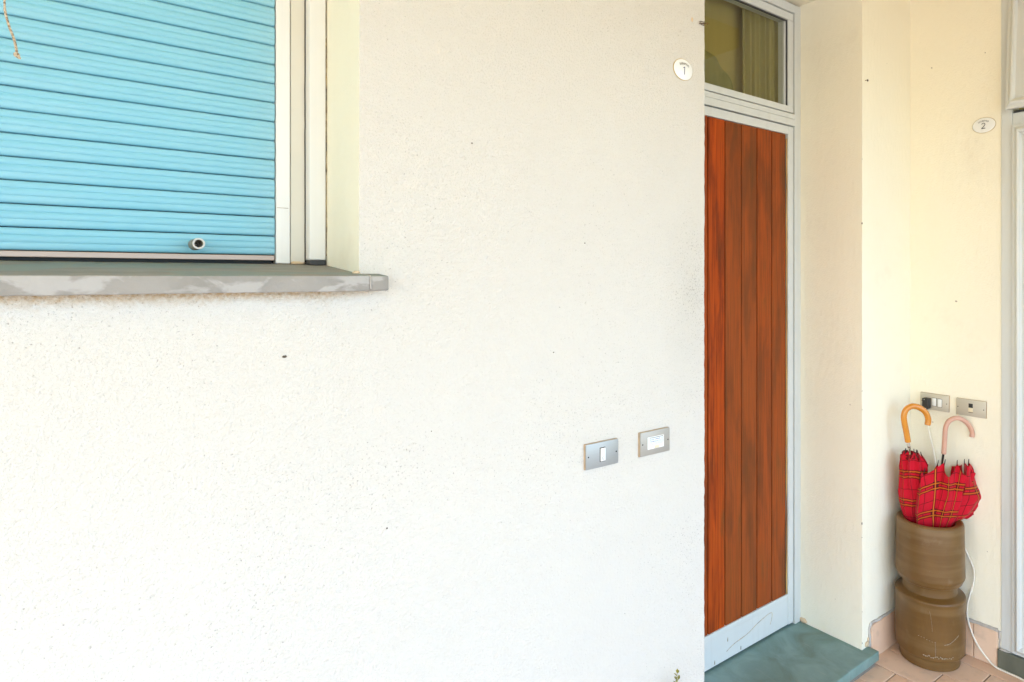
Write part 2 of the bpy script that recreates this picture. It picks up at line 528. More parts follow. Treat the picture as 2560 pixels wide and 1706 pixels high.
def lathe(bm, prof, n=48, cx=0., cy=0., closed=False):
    rings = []
    for r, z in prof:
        rings.append([bm.verts.new((cx + r * cos(2 * pi * k / n), cy + r * sin(2 * pi * k / n), z)) for k in range(n)])
    for a, b in zip(rings, rings[1:]):
        for k in range(n):
            bm.faces.new((a[k], a[(k + 1) % n], b[(k + 1) % n], b[k]))
    return rings

def sheet(bm, f, nu, nv, uvf=None):
    """parametric grid f(i/nu, j/nv)"""
    g = [[bm.verts.new(f(i / nu, j / nv)) for j in range(nv + 1)] for i in range(nu + 1)]
    lay = bm.loops.layers.uv.verify() if uvf else None
    for i in range(nu):
        for j in range(nv):
            fc = bm.faces.new((g[i][j], g[i + 1][j], g[i + 1][j + 1], g[i][j + 1]))
            if uvf:
                for lp, (a, b) in zip(fc.loops, ((i, j), (i + 1, j), (i + 1, j + 1), (i, j + 1))):
                    lp[lay].uv = uvf(a / nu, b / nv)

def shade_auto(o, ang=35):
    me = o.data
    for p in me.polygons:
        p.use_smooth = True
    try:
        me.set_sharp_from_angle(angle=radians(ang))
    except Exception:
        pass

def subdiv(lo, hi, step):
    n = max(1, int(round((hi - lo) / step)))
    return [lo + (hi - lo) * i / n for i in range(n)]

def plate_wall(us, ws, hole, d0, d1, place, disp=.0012, edge=None):
    """wall of cells in a (u,w) grid between depths d0 (face) and d1, with holes left out; wavy like hand-laid plaster"""
    bm = bmesh.new()
    nu, nw = len(us) - 1, len(ws) - 1
    inside = [[not hole((us[i] + us[i + 1]) / 2, (ws[j] + ws[j + 1]) / 2) for j in range(nw)] for i in range(nu)]
    vf, vb = {}, {}
    def vert(d, i, j, dep):
        if (i, j) not in d:
            p = Vector(place(us[i], ws[j], dep))
            q = noise.noise_vector(p * 2.3) * disp + noise.noise_vector(p * 17.) * disp * .55
            if dep == d0 and edge is not None and abs(us[i] - edge) < 1e-6:
                q.x += .0022 * noise.noise(p * 41.) + .0012 * noise.noise(p * 97.)
            d[(i, j)] = bm.verts.new(p + q)
        return d[(i, j)]
    for i in range(nu):
        for j in range(nw):
            if not inside[i][j]:
                continue
            bm.faces.new([vert(vf, *c, d0) for c in ((i, j), (i + 1, j), (i + 1, j + 1), (i, j + 1))]).material_index = 0
            bm.faces.new([vert(vb, *c, d1) for c in ((i, j), (i, j + 1), (i + 1, j + 1), (i + 1, j))]).material_index = 1
            for (di, dj, c0, c1) in ((-1, 0, (i, j), (i, j + 1)), (1, 0, (i + 1, j), (i + 1, j + 1)), (0, -1, (i, j), (i + 1, j)), (0, 1, (i, j + 1), (i + 1, j + 1))):
                a, b = i + di, j + dj
                if a < 0 or b < 0 or a >= nu or b >= nw or not inside[a][b]:
                    bm.faces.new([vert(vf, *c0, d0), vert(vf, *c1, d0), vert(vb, *c1, d1), vert(vb, *c0, d1)]).material_index = 1
    bmesh.ops.recalc_face_normals(bm, faces=bm.faces[:])
    return bm

# ------------------------------------------------------------------ the setting
WX0 = -1.9                        # left end of the front wall
REV = 0.462                       # right reveal of the window
DL, DR, DT = 1.5175, 2.453, 2.724 # door opening
SIDE = 2.862                      # face of the side wall
CEIL = 2.815

bm = bmesh.new()
for x, y in ((-60, -60), (60, -60), (60, 60), (-60, 60)):
    bm.verts.new((x, y, -.03))
bm.faces.new(bm.verts[:])
obj('ground', bm, 'paving', kind='structure')

floor = obj('porch_floor', boxm(-3.2, SIDE + .28, -2.45, .29, -.10, -.006), 'grout', kind='structure')
# tiles: long side towards the viewer, running bond
TW, TL = .1415, .237
tile_me = None
row0 = 2.504
for k in range(-30, 3):
    xa = row0 + k * TW
    off = -.112 if k % 2 else -.230
    yj = off + TL * 2
    while yj - TL > -2.30:
        y1, y0 = min(yj, .004), yj - TL
        yj -= TL
        if y1 - y0 < .03 or y0 > 0:
            continue
        full = abs((y1 - y0) - TL) < 1e-4
        x1 = min(xa + TW, SIDE - .002)
        if x1 - xa < .02:
            continue
        fx = abs(x1 - xa - TW) < 1e-4
        if full and fx and tile_me is not None:
            o = bpy.data.objects.new('tile', tile_me)
            C.objects.link(o)
            o.parent = floor
        else:
            o = obj('tile', boxm(-(x1 - xa) / 2 + .0022, (x1 - xa) / 2 - .0022, -(y1 - y0) / 2 + .0022, (y1 - y0) / 2 - .0022, -.012, 0, bev=.0018, seg=1), 'tile', floor)
            if full and fx:
                tile_me = o.data
        o.location = ((xa + x1) / 2, (y0 + y1) / 2, random.uniform(-.0008, .0008))
        o.rotation_euler = (random.uniform(-.003, .003), random.uniform(-.003, .003), random.uniform(-.004, .004))

# front wall with its window and door openings
xs = subdiv(WX0, -1.25, .1) + subdiv(-1.25, REV, .05) + subdiv(REV, DL, .025) + subdiv(DL, DR, .1) + subdiv(DR, SIDE + .1, .04) + [SIDE + .1]
zs = subdiv(-.05, 1.53, .012) + subdiv(1.53, 2.62, .012) + subdiv(2.62, DT, .05) + subdiv(DT, CEIL + .02, .05) + [CEIL + .02]
def hole(x, z):
    return (-1.25 < x < REV and 1.53 < z < 2.62) or (DL < x < DR and z < DT)
bm = plate_wall(xs, zs, hole, 0., .45, lambda u, w, d: (u, d, w), .0011, DL)
for f in bm.faces:
    c = f.calc_center_median()
    if f.material_index == 0 and c.x > DR:
        f.material_index = 1
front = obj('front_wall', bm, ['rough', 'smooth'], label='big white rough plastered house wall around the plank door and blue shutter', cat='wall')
shade_auto(front, 40)

# side wall coming towards the viewer
ys = subdiv(-1.45, -1.27, .1) + subdiv(-1.27, -.362, .1) + subdiv(-.362, .06, .03) + [.06]
zs2 = subdiv(-.05, 2.70, .04) + subdiv(2.70, CEIL + .05, .05) + [CEIL + .05]
bm = plate_wall(ys, zs2, lambda y, z: -1.27 < y < -.362 and .0 < z < 2.70, SIDE, SIDE + .3, lambda u, w, d: (d, u, w), .0013)
for f in bm.faces:
    f.material_index = 0
side = obj('side_wall', bm, 'smooth', label='cream plastered side wall behind the umbrellas with the second number plaque', cat='wall')
shade_auto(side, 40)

ceil = obj('porch_ceiling', boxm(-4.2, 3.9, -3.50, 3.0, CEIL, CEIL + .22), 'soffit', kind='structure')  # out of view; reach lengthened so the upper walls get less sky

# room behind the door and window
bm = bmesh.new()
box(bm, WX0, SIDE + .1, .44, 2.6, -.04, CEIL + .02)
bmesh.ops.delete(bm, geom=[f for f in bm.faces if f.normal.y < -.5], context='FACES_ONLY')
bmesh.ops.reverse_faces(bm, faces=bm.faces[:])
obj('room_shell', bm, 'room', kind='structure')

# skirting tiles on the pier (part of the front wall) and on the side wall
def skirt(par, x0, x1, y0, y1, z1=.139):
    o = obj('skirting_tile', boxm(x0, x1, y0, y1, .001, z1, bev=.002, seg=1), 'tile', par)
    return o
skirt(front, 2.512, 2.7465, -.0105, .004)
skirt(front, 2.7495, 2.8505, -.0105, .004)
skirt(side, SIDE - .0105, SIDE + .004, -.259, -.012)
skirt(side, SIDE - .0105, SIDE + .004, -.349, -.262, .141)
def mortar_bead(par, pts, w=.007):
    bm = bmesh.new()
    pp = spline(pts, 14)
    pp = [p + noise.noise_vector(p * 60.) * .0018 for p in pp]
    tube(bm, pp, [w * (.75 + .5 * abs(noise.noise(p * 45.))) for p in pp], 7)
    return obj('mortar_fillet', bm, 'mortar', par, smooth=True)
mortar_bead(front, [(2.508, -.003, .005), (2.5085, -.003, .07), (2.509, -.003, .141), (2.58, -.003, .143), (2.70, -.003, .142), (2.851, -.003, .143)], .006)
mortar_bead(side, [(SIDE - .003, -.012, .142), (SIDE - .003, -.12, .143), (SIDE - .003, -.26, .145), (SIDE - .003, -.349, .146)], .0085)
mortar_bead(side, [(SIDE + .001, -.3535, .146), (SIDE + .001, -.354, .10), (SIDE + .002, -.3535, .078)], .006)

# small broken-plaster spots
def chip(par, p, r, mat='rawplaster', flat=(1, .35, 1), seed=0):
    bm = bmesh.new()
    bmesh.ops.create_icosphere(bm, subdivisions=2, radius=1)
    for v in bm.verts:
        q = v.co * (1 + .45 * noise.noise(v.co * 1.7 + Vector((seed, 3, 1))))
        v.co = Vector(p) + Vector((q.x * r * flat[0], q.y * r * flat[1], q.z * r * flat[2]))
    return obj('plaster_chip', bm, mat, par, smooth=True)
chip(front, (2.4505, .268, .070), .014, flat=(.3, 1.3, .8), seed=1)
chip(front, (2.487, -.002, .072), .013, flat=(1.1, .3, .9), seed=2)
chip(front, (2.498, -.002, .087), .007, flat=(.8, .3, 1.4), seed=3)
rnd = random.Random(21)
for zc in (.10, .14, .20, .33, .36, .52, .545, .61, 1.02, 1.10, 1.78, 2.02):
    chip(front, (DR + .0012, .0008, zc + rnd.uniform(-.02, .02)), rnd.uniform(.0014, .0032), mat='grime', flat=(.7, .7, rnd.uniform(1., 2.2)), seed=zc * 9)
chip(front, (.3195, -.0006, EYE - .1536), .0034, mat='grime', flat=(1.2, .4, .8), seed=12)
for x_, z_ in ((.62, 1.21), (1.19, .62), (.52, 1.02), (-.1, .95), (.95, 1.36), (.30, .60), (1.05, 1.64), (.72, 1.86)):
    chip(front, (x_, -.0006, z_), rnd.uniform(.0010, .0019), mat='grime', flat=(1., .4, 1.), seed=x_ * 7)
chip(front, (1.4617, -.0005, 2.331), .006, flat=(.8, .22, 1.1), seed=4)

# ------------------------------------------------------------------ window with blue roller shutter
SY = .25
win = thing('shuttered_window', (-.4, SY, 1.575), 'window closed by a pale blue roller shutter over a grey stone sill', 'window')
obj('shutter_backing', boxm(-1.24, .372, SY + .016, SY + .03, 1.58, 2.60), 'gap', win)
PITCH = .0429
# slat profile: three soft lobes, a lip on top and a recess below
def slat_profile():
    pr = []
    H = PITCH - .0020
    for i in range(25):
        t = i / 24
        z = -H / 2 + t * H
        lobe = abs(sin(pi * t * 3)) ** .55
        arch = sin(pi * t) ** .5 * .0032
        pr.append((-(.0018 * lobe * 1.1 + arch), z))
    return pr
prof = slat_profile()
bm = bmesh.new()
xl = [-1.235 + i * (1.235 + .3575) / 4 for i in range(5)]
cols = [[bm.verts.new((x, y, z)) for (y, z) in prof] for x in xl]
for a, b in zip(cols, cols[1:]):
    for j in range(len(prof) - 1):
        bm.faces.new((a[j], b[j], b[j + 1], a[j + 1]))
# folded edges giving the slat its thickness
for j, sgn in ((0, -1), (len(prof) - 1, 1)):
    back = [bm.verts.new((x, .012, prof[j][1])) for x in xl]
    for i in range(4):
        q = (cols[i][j], cols[i + 1][j], back[i + 1], back[i])
        bm.faces.new(q if sgn > 0 else q[::-1])
end = [bm.verts.new((xl[-1], .012, prof[0][1])), bm.verts.new((xl[-1], .012, prof[-1][1]))]
bm.faces.new(cols[-1] + [end[1], end[0]])
bmesh.ops.recalc_face_normals(bm, faces=bm.faces[:])
slat0 = obj('slat', bm, 'shutter', win, loc=(0, SY, 0))
shade_auto(slat0, 50)
slat_me = slat0.data
zb = EYE + .0482
for i in range(23):
    zc = zb + PITCH * (i + .5)
    if i == 0:
        o = slat0
    else:
        o = bpy.data.objects.new('slat', slat_me); C.objects.link(o)
        o.parent = win; o.matrix_parent_inverse = slat0.matrix_parent_inverse.copy()
    o.location = (0, SY + random.uniform(-.0006, .0006), zc)
    o.rotation_euler = (random.uniform(-.012, .012), random.uniform(-.0006, .0006), 0)
obj('bottom_bar', boxm(-1.235, .3575, SY - .004, SY + .014, EYE + .0362, EYE + .0475, bev=.0012), 'bronze', win)
obj('bar_seal', boxm(-1.235, .352, SY + .003, SY + .012, EYE + .028, EYE + .0362), 'gap', win)  # black strip standing in for the shadow line beneath the shutter
# stop tube on the lowest slat
bm = bmesh.new()
n = 28
def ring(r, y): return [bm.verts.new((.2035 + r * cos(2 * pi * k / n), y, EYE + .0672 + r * sin(2 * pi * k / n))) for k in range(n)]
rs = [ring(.0118, SY + .002), ring(.0118, SY - .03), ring(.0114, SY - .058), ring(.0106, SY - .060), ring(.0078, SY - .060), ring(.0072, SY - .058), ring(.0070, SY - .012)]
for a, b in zip(rs, rs[1:]):
    for k in range(n):
        bm.faces.new((a[k], a[(k + 1) % n], b[(k + 1) % n], b[k]))
bm.faces.new(rs[-1])
bmesh.ops.recalc_face_normals(bm, faces=bm.faces[:])
m = Mat('aged_grey_plastic', (.40, .38, .33), .5); v = m.coord()
m.color(m.mix(m.noise(v, 90., 3), (.34, .32, .26), (.20, .18, .13)))
M['greyplastic'] = m.m
m = Mat('pale_grey_rim', (.58, .57, .53), .5); v = m.coord(); m.color(m.mix(m.noise(v, 300., 2), (.66, .65, .61), (.40, .38, .33)))
M['greyrim'] = m.m
st = obj('stop_tube', bm, 'greyplastic', win, label='short grey tube standing out from the lowest slat')
shade_auto(st, 40)
bm = bmesh.new()
r1 = [bm.verts.new((.2035 + .0112 * cos(2 * pi * k / n), SY - .0606, EYE + .0672 + .0112 * sin(2 * pi * k / n))) for k in range(n)]
r2 = [bm.verts.new((.2035 + .0080 * cos(2 * pi * k / n), SY - .0606, EYE + .0672 + .0080 * sin(2 * pi * k / n))) for k in range(n)]
for k in range(n):
    bm.faces.new((r1[k], r2[k], r2[(k + 1) % n], r1[(k + 1) % n]))
r3 = bmesh.ops.extrude_face_region(bm, geom=bm.faces[:])
for v in [g for g in r3['geom'] if isinstance(g, bmesh.types.BMVert)]:
    v.co.y += .0012
bmesh.ops.recalc_face_normals(bm, faces=bm.faces[:])
obj('tube_rim', bm, 'greyrim', st)
bm = bmesh.new()
tube(bm, [(.2035, SY - .014, EYE + .0672), (.2035, SY - .022, EYE + .0672)], .0032, 10)
obj('screw', bm, 'chrome', st, smooth=True)

# side frames of the shutter
gr = obj('guide_rail', boxm(.3600, .3900, SY - .004, SY + .05, 1.5815, 2.61, bev=.002), 'lacquer', win)
obj('rail_crack', boxm(.3625, .386, SY - .0046, SY - .0035, EYE + .155, EYE + .156), 'sealant', gr)
obj('jamb_strip', boxm(.3918, .4230, SY - .0005, SY + .05, 1.5815, 2.61, bev=.0015), 'creamframe', win)
rail = obj('screen_rail', boxm(.4235, .4590, .2150, SY + .04, 1.5905, 2.61, bev=.002), 'lacquer', win, label='white rail of an insect screen beside the shutter')
obj('rail_foot', boxm(.4240, .4585, .2135, SY + .02, 1.5785, 1.590, bev=.0012), 'rubber', rail)
# brittle sealant line between rail and plaster
bm = bmesh.new()
pp = [Vector((.4605, .2165, z)) for z in [1.60 + i * .006 for i in range(85)]]
pp = [p + Vector((.0012 * noise.noise(p * 40), .001 * noise.noise(p * 60 + Vector((5, 0, 0))), 0)) for p in pp]
tube(bm, pp, [.0009 + .0022 * max(0, noise.noise(Vector((0, 0, p.z * 38)))) for p in pp], 6)
obj('sealant_bead', bm, 'sealant', win, smooth=True)
bm = bmesh.new()
pp = [Vector((.4222, SY - .003, z)) for z in [1.585 + i * .02 for i in range(50)]]
pp = [p + Vector((.0006 * noise.noise(p * 30), 0, 0)) for p in pp]
tube(bm, pp, .0011, 6)
obj('sealant_bead', bm, 'gap', win, smooth=True)
chip(win, (.406, SY - .003, 1.5835), .009, flat=(1.8, .4, .35), seed=6).name = 'mortar_crumb'
chip(win, (.4555, -.0005, 1.5605), .006, flat=(1.2, .7, .6), seed=8).name = 'mortar_crumb'

# sloping stone sill with a separate end piece
def sill_piece(x0, x1, name, par, bev):
    bm = bmesh.new()
    def zt(y): return EYE + .0062 + .09 * y
    pr = [(-.05, EYE - .0290), (-.05, zt(-.05)), (.30, zt(.30)), (.30, EYE - .0290)]
    n = max(1, int((x1 - x0) / .02))
    cols = []
    for i in range(n + 1):
        x = x0 + (x1 - x0) * i / n
        cols.append([bm.verts.new((x, y, z)) for y, z in pr])
    for a, b in zip(cols, cols[1:]):
        for j in range(4):
            bm.faces.new((a[j], b[j], b[(j + 1) % 4], a[(j + 1) % 4]))
    bm.faces.new(cols[0]); bm.faces.new(cols[-1][::-1])
    bmesh.ops.recalc_face_normals(bm, faces=bm.faces[:])
    es = [e for e in bm.edges if len(e.link_faces) == 2 and e.calc_face_angle() > .6]
    bmesh.ops.bevel(bm, geom=es, offset=bev, segments=2, affect='EDGES', profile=.5)
    for v in bm.verts:
        v.co += noise.noise_vector(v.co * 35.) * .0007
    o = obj(name, bm, 'sill', par)
    shade_auto(o, 50)
    return o
sill = sill_piece(-1.32, .4665, 'sill', win, .0018)
# the end piece only stands in front of the wall
bm = bmesh.new()
def ztop(y): return EYE + .0062 + .09 * y
vs = box(bm, .4685, .5055, -.05, .0015, EYE - .0285, EYE + .0030, bev=.0035)
for v in bm.verts:
    if v.co.z > EYE - .005:
        v.co.z += .09 * v.co.y + .003
cap = obj('sill_end', bm, 'sill', sill); shade_auto(cap, 50)
bm = bmesh.new()
pp = [Vector((.4675, y, ztop(y) - .0004)) for y in (-.004, -.02, -.035, -.047)] + [Vector((.4675, -.0498, EYE - .004)), Vector((.4675, -.0498, EYE - .026))]
pp = spline(pp, 6)
tube(bm, [p + noise.noise_vector(p * 70) * .0008 for p in pp], .0013, 6)
obj('mortar_joint', bm, 'mortar', sill, smooth=True)

# ------------------------------------------------------------------ dangling rope in front of the shutter
bm = bmesh.new()
core = spline([(-.092, .17, 2.30), (-.089, .17, 2.15), (-.0872, .17, 2.030), (-.0857, .17, 2.007), (-.081, .17, 1.985), (-.0754, .17, 1.967), (-.0722, .17, 1.950), (-.0713, .17, 1.9423)], 10)
for ph in (0, 2 * pi / 3, 4 * pi / 3):
    pts = []
    L = 0
    for i, p in enumerate(core):
        if i: L += (core[i] - core[i - 1]).length
        a = L / .010 * 2 * pi + ph
        pts.append(p + Vector((cos(a), sin(a), 0)) * .0009)
    tube(bm, pts, .00125, 6)
rope = obj('rope', bm, 'rope', label='thin twisted tan rope with a knotted end hanging before the blue shutter', cat='rope', smooth=True)
bm = bmesh.new()
for k in range(3):
    rr_ = [(-.0713 + .0032 * cos(a + k) + .0008 * k, .17 + .0022 * sin(2 * a + k), 1.9385 + .0030 * sin(a) - .0016 * k) for a in [2 * pi * i / 18 for i in range(19)]]
    tube(bm, rr_, .0014, 6)
obj('knot', bm, 'rope', rope, smooth=True)

# ------------------------------------------------------------------ plank door with a transom light
DY = .29
LL = 1.562                      # left edge of leaf (hidden behind the wall)
def Z(z): return z + EYE
door = thing('entrance_door', (1.98, DY, .063), 'brown varnished plank door in a white metal frame with a glazed transom', 'door')
obj('jamb', boxm(2.4122, 2.4545, DY - .008, DY + .06, .060, Z(1.1655), bev=.0015), 'alu', door)
obj('jamb', boxm(1.516, 1.5605, DY - .008, DY + .06, .060, Z(1.1655), bev=.0015), 'alu', door)
obj('head', boxm(1.5608, 2.4119, DY - .008, DY + .06, Z(1.1300), Z(1.1655), bev=.0015), 'alu', door)
obj('head_gap', boxm(1.54, 2.452, DY + .004, DY + .05, Z(1.1655), Z(1.1735)), 'gap', door)
tb = obj('transom_bar', boxm(1.5608, 2.4119, DY - .008, DY + .06, Z(.6455), Z(.6738), bev=.0012), 'alu', door)
obj('transom_bar', boxm(1.5608, 2.4119, DY - .0075, DY + .06, Z(.6748), Z(.6955), bev=.0012), 'alu', door)
# rebate behind the gaps
obj('rebate', boxm(1.5608, 2.4119, DY + .03, DY + .055, Z(.640), Z(.703)), 'gap', door)
obj('rebate', boxm(2.4085, 2.4125, DY + .02, DY + .055, .066, Z(1.13)), 'gap', door)
# transom sash
sash = obj('sash_bottom', boxm(LL, 2.4085, DY - .002, DY + .045, Z(.7015), Z(.7284), bev=.002), 'alu', door)
obj('sash_top', boxm(LL, 2.4085, DY - .002, DY + .045, Z(1.0948), Z(1.1272), bev=.002), 'alu', door)
obj('sash_stile', boxm(2.3735, 2.4085, DY - .0015, DY + .045, Z(.7286), Z(1.0946), bev=.002), 'alu', door)
obj('sash_stile', boxm(LL, 1.597, DY - .0015, DY + .045, Z(.7286), Z(1.0946), bev=.002), 'alu', door)
obj('glazing_bead', boxm(2.3640, 2.3733, DY + .010, DY + .045, Z(.7286), Z(1.0946), bev=.002), 'alu', door)
obj('gasket', boxm(2.3700, 2.3733, DY + .004, DY + .0098, Z(.7286), Z(1.0946)), 'rubber', door)
obj('gasket', boxm(1.597, 2.3700, DY + .004, DY + .012, Z(1.0900), Z(1.0946)), 'rubber', door)
obj('glass_pane', boxm(1.595, 2.3640, DY + .018, DY + .022, Z(.727), Z(1.096)), 'glass', door)
# leaf: white metal frame round the planks
obj('leaf_stile', boxm(2.3735, 2.4085, DY - .002, DY + .045, Z(-1.4835), Z(.6415), bev=.002), 'alu', door)
obj('leaf_stile', boxm(LL, 1.597, DY - .002, DY + .045, Z(-1.4835), Z(.6415), bev=.002), 'alu', door)
obj('leaf_top', boxm(1.5972, 2.3733, DY - .0015, DY + .045, Z(.6067), Z(.6412), bev=.002), 'alu', door)
kick = obj('kick_rail', boxm(1.5972, 2.3733, DY + .001, DY + .045, Z(-1.4835), Z(-1.374), bev=.0015), 'alu', door)
bm = boxm(1.5972, 2.3733, DY - .0005, DY + .045, Z(-1.3735), Z(-1.3531), bev=.002)
obj('kick_moulding', bm, 'alu', door)
obj('drop_seal', boxm(1.60, 2.40, DY + .006, DY + .04, .0635, Z(-1.4838)), 'gap', door)
# the scrape and dents low on the door
def onkick(x, z): return Vector((x, DY + .0008, Z(z)))
bm = bmesh.new()
pp = spline([onkick(1.972, -1.452), onkick(2.02, -1.438), onkick(2.10, -1.428), onkick(2.16, -1.410), onkick(2.215, -1.398), onkick(2.248, -1.394), onkick(2.262, -1.399), onkick(2.258, -1.425), onkick(2.248, -1.442)], 10)
tube(bm, pp, [.0008 + .0009 * abs(noise.noise(p * 30.)) for p in pp], 6)
obj('scrape', bm, 'sealant', kick, smooth=True)
for x, z in ((2.058, -1.468), (1.902, -1.468), (1.978, -1.407)):
    bm = bmesh.new()
    tube(bm, [onkick(x, z - .008), onkick(x + .001, z + .006)], [.0022, .0012], 6)
    obj('dent', bm, 'sealant', kick, smooth=True)
# planks
PX = [2.3640 - .0992 * i for i in range(8)] + [1.5975]
PX[-2] = 2.3640 - .0992 * 7
for i in range(8):
    x1, x0 = PX[i], PX[i + 1]
    if x1 - x0 < .012:
        continue
    bm = bmesh.new()
    zt_, zb_ = Z(.6062) - random.uniform(0, .002), Z(-1.3526) + random.uniform(0, .002)
    box(bm, x0 + .0026, x1 - .0026, DY + .0035, DY + .03, zb_, zt_)
    es = [e for e in bm.edges if abs((e.verts[0].co - e.verts[1].co).normalized().z) > .9 and e.verts[0].co.y < DY + .01]
    bmesh.ops.bevel(bm, geom=es, offset=.0038, segments=3, affect='EDGES', profile=.6)
    bmesh.ops.bisect_plane(bm, geom=bm.verts[:] + bm.edges[:] + bm.faces[:], plane_co=(0, 0, Z(-.4)), plane_no=(0, 0, 1))
    for v in bm.verts:
        v.co.y += random.uniform(-.0004, .0004)
    shade_auto(obj('plank', bm, 'wood', door), 30)
obj('plank_backing', boxm(1.598, 2.372, DY + .028, DY + .042, Z(-1.352), Z(.606)), 'gap', door)
m = Mat('pale_raw_wood', (.52, .30, .08), .6); v = m.coord(scale=(20, 20, 1)); m.color(m.ramp(m.noise(v, 4., 4), [(.35, (.22, .10, .03)), (.62, (.64, .40, .13))]))
M['rawwood'] = m.m
bm = bmesh.new()
pp = [Vector((2.3688, DY + .0045, Z(-1.352) + i * .02)) for i in range(98)]
pp = [p + Vector((.0012 * noise.noise(p * 9), .0008 * noise.noise(p * 14), 0)) for p in pp]
tube(bm, pp, [.0030 + .0012 * noise.noise(p * 20.) for p in pp], 8)
obj('edge_bead', bm, 'rawwood', door, smooth=True)

# stone step
stp = thing('door_step', (1.99, .12, .0), 'dark grey green slate step below the plank door', 'step')
bm = bmesh.new()
box(bm, 1.47, 2.499, -.047, DY + .05, .0225, .0600, bev=.004, seg=3)
bmesh.ops.subdivide_edges(bm, edges=[e for e in bm.edges if (e.verts[0].co - e.verts[1].co).length > .2], cuts=24, use_grid_fill=True)
for v in bm.verts:
    v.co += noise.noise_vector(v.co * 24.) * .0010
o = obj('slab', bm, 'step', stp); shade_auto(o, 50)
obj('mortar_bed', boxm(1.49, 2.485, -.036, DY + .05, .0, .0225), 'grout', stp)
for k, (dx, dy, r) in enumerate(((0, 0, .004), (.007, -.002, .003), (.014, -.009, .002))):
    bm = bmesh.new(); bmesh.ops.create_icosphere(bm, subdivisions=1, radius=1)
    for v in bm.verts:
        v.co = Vector((2.012 + dx, -.018 + dy, .0605)) + Vector((v.co.x * r * 1.4, v.co.y * r, v.co.z * r * .3))
    obj('paint_spot', bm, 'chip', stp, smooth=True)

# curtains behind the transom glass, and an added sheet imitating a reflection
def drape(name, f, nu, nv, mat, label):
    bm = bmesh.new()
    sheet(bm, f, nu, nv)
    r = bmesh.ops.solidify(bm, geom=bm.faces[:], thickness=.0015)
    return obj(name, bm, mat, label=label, cat='curtain', smooth=True)
zt0, zt1 = Z(.66), Z(1.13)
drape('curtain', lambda a, b: Vector((2.145 + .245 * a, .345 + .009 * sin(a * 31) + .004 * sin(a * 77 + 1) + .003 * b, zt0 + (zt1 - zt0) * b)), 90, 6, 'curtain_olive', 'olive pleated curtain at the right of the transom glass')
drape('curtain', lambda a, b: Vector((1.575 + .76 * a, .385 + .004 * sin(a * 16) + .006 * a, zt0 + (zt1 - zt0) * b)), 50, 6, 'curtain_gold', 'flat golden curtain in the middle of the transom glass')
def arch_reflection(a, b):  # made-up drape shaped like an arched reflection in the glass
    # a: from the left upper corner along the drooping edge, b: down to the bottom
    x = 1.58 + .545 * a
    top = Z(.655) + .255 * sqrt(max(0., 1 - (max(0., (x - 1.80)) / .328) ** 2)) if x > 1.80 else Z(.91) + .012 * sin((x - 1.58) * 30)
    return Vector((x, .358 + .006 * sin(a * 38 + 2 * b), zt0 - .01 + (top - zt0 + .01) * b))
drape('curtain', arch_reflection, 80, 10, 'curtain_green', 'dark green swagged curtain low at the left of the transom glass')  # added sheet standing in for the reflection, not a curtain

# ------------------------------------------------------------------ side door (right edge of the picture)
sd = thing('side_door', (SIDE, -.81, .07), 'white framed side door with tilted open upper pane at the right edge', 'door')
obj('jamb', boxm(SIDE - .004, SIDE + .07, -.4000, -.360, .078, 2.702, bev=.002), 'alu', sd)
obj('jamb', boxm(SIDE - .004, SIDE + .07, -1.272, -1.232, .078, 2.702, bev=.002), 'alu', sd)
obj('head', boxm(SIDE - .004, SIDE + .07, -1.2318, -.4002, 2.66, 2.702, bev=.002), 'alu', sd)
obj('mid_rail', boxm(SIDE - .002, SIDE + .07, -1.2318, -.4002, Z(.592), Z(.640), bev=.002), 'alu', sd)
obj('mid_gasket', boxm(SIDE - .004, SIDE + .02, -1.2318, -.406, Z(.6405), Z(.6475)), 'rubber', sd)
# leaf with rounded outer moulding
def moulded(name, y0, y1, z0, z1, par, vertical, flip=1):
    """profiled bar: flat, round bead, step"""
    bm = bmesh.new()
    prof = [(0, 0), (.0, -.012), (.010, -.014), (.014, -.019), (.020, -.022), (.026, -.020), (.029, -.014), (.033, -.010), (.066, -.010), (.070, -.006), (.074, 0.0)]
    a, b = (z0, z1) if vertical else (y0, y1)
    rows = []
    for t in (a, b):
        rw = []
        for s, d in prof:
            mit = s if (t == a) else -s
            if vertical:
                rw.append(bm.verts.new((SIDE + d, y1 - s if flip > 0 else y0 + s, t + mit)))
            else:
                rw.append(bm.verts.new((SIDE + d, t + mit, z1 - s if flip > 0 else z0 + s)))
        rows.append(rw)
    for i in range(len(prof) - 1):
        bm.faces.new((rows[0][i], rows[1][i], rows[1][i + 1], rows[0][i + 1]))
    bmesh.ops.recalc_face_normals(bm, faces=bm.faces[:])
    r = bmesh.ops.solidify(bm, geom=bm.faces[:], thickness=-.003)
    o = obj(name, bm, 'alu', par); shade_auto(o, 30)
    return o
def pane_set(par, y0, y1, z0, z1, prefix):
    moulded(prefix + '_stile', y0, y1, z0, z1, par, True, 1)
    moulded(prefix + '_stile', y0, y1, z0, z1, par, True, -1)
    moulded(prefix + '_top', y0, y1, z0, z1, par, False, 1)
    moulded(prefix + '_bottom', y0, y1, z0, z1, par, False, -1)
    obj('glass_pane', boxm(SIDE + .002, SIDE + .006, y0 + .06, y1 - .06, z0 + .06, z1 - .06), 'glass', par)
pane_set(sd, -1.230, -.4010, .083, Z(.589), 'leaf')
obj('leaf_blind', boxm(SIDE + .03, SIDE + .034, -1.22, -.41, .09, Z(.58)), 'wplastic', sd)
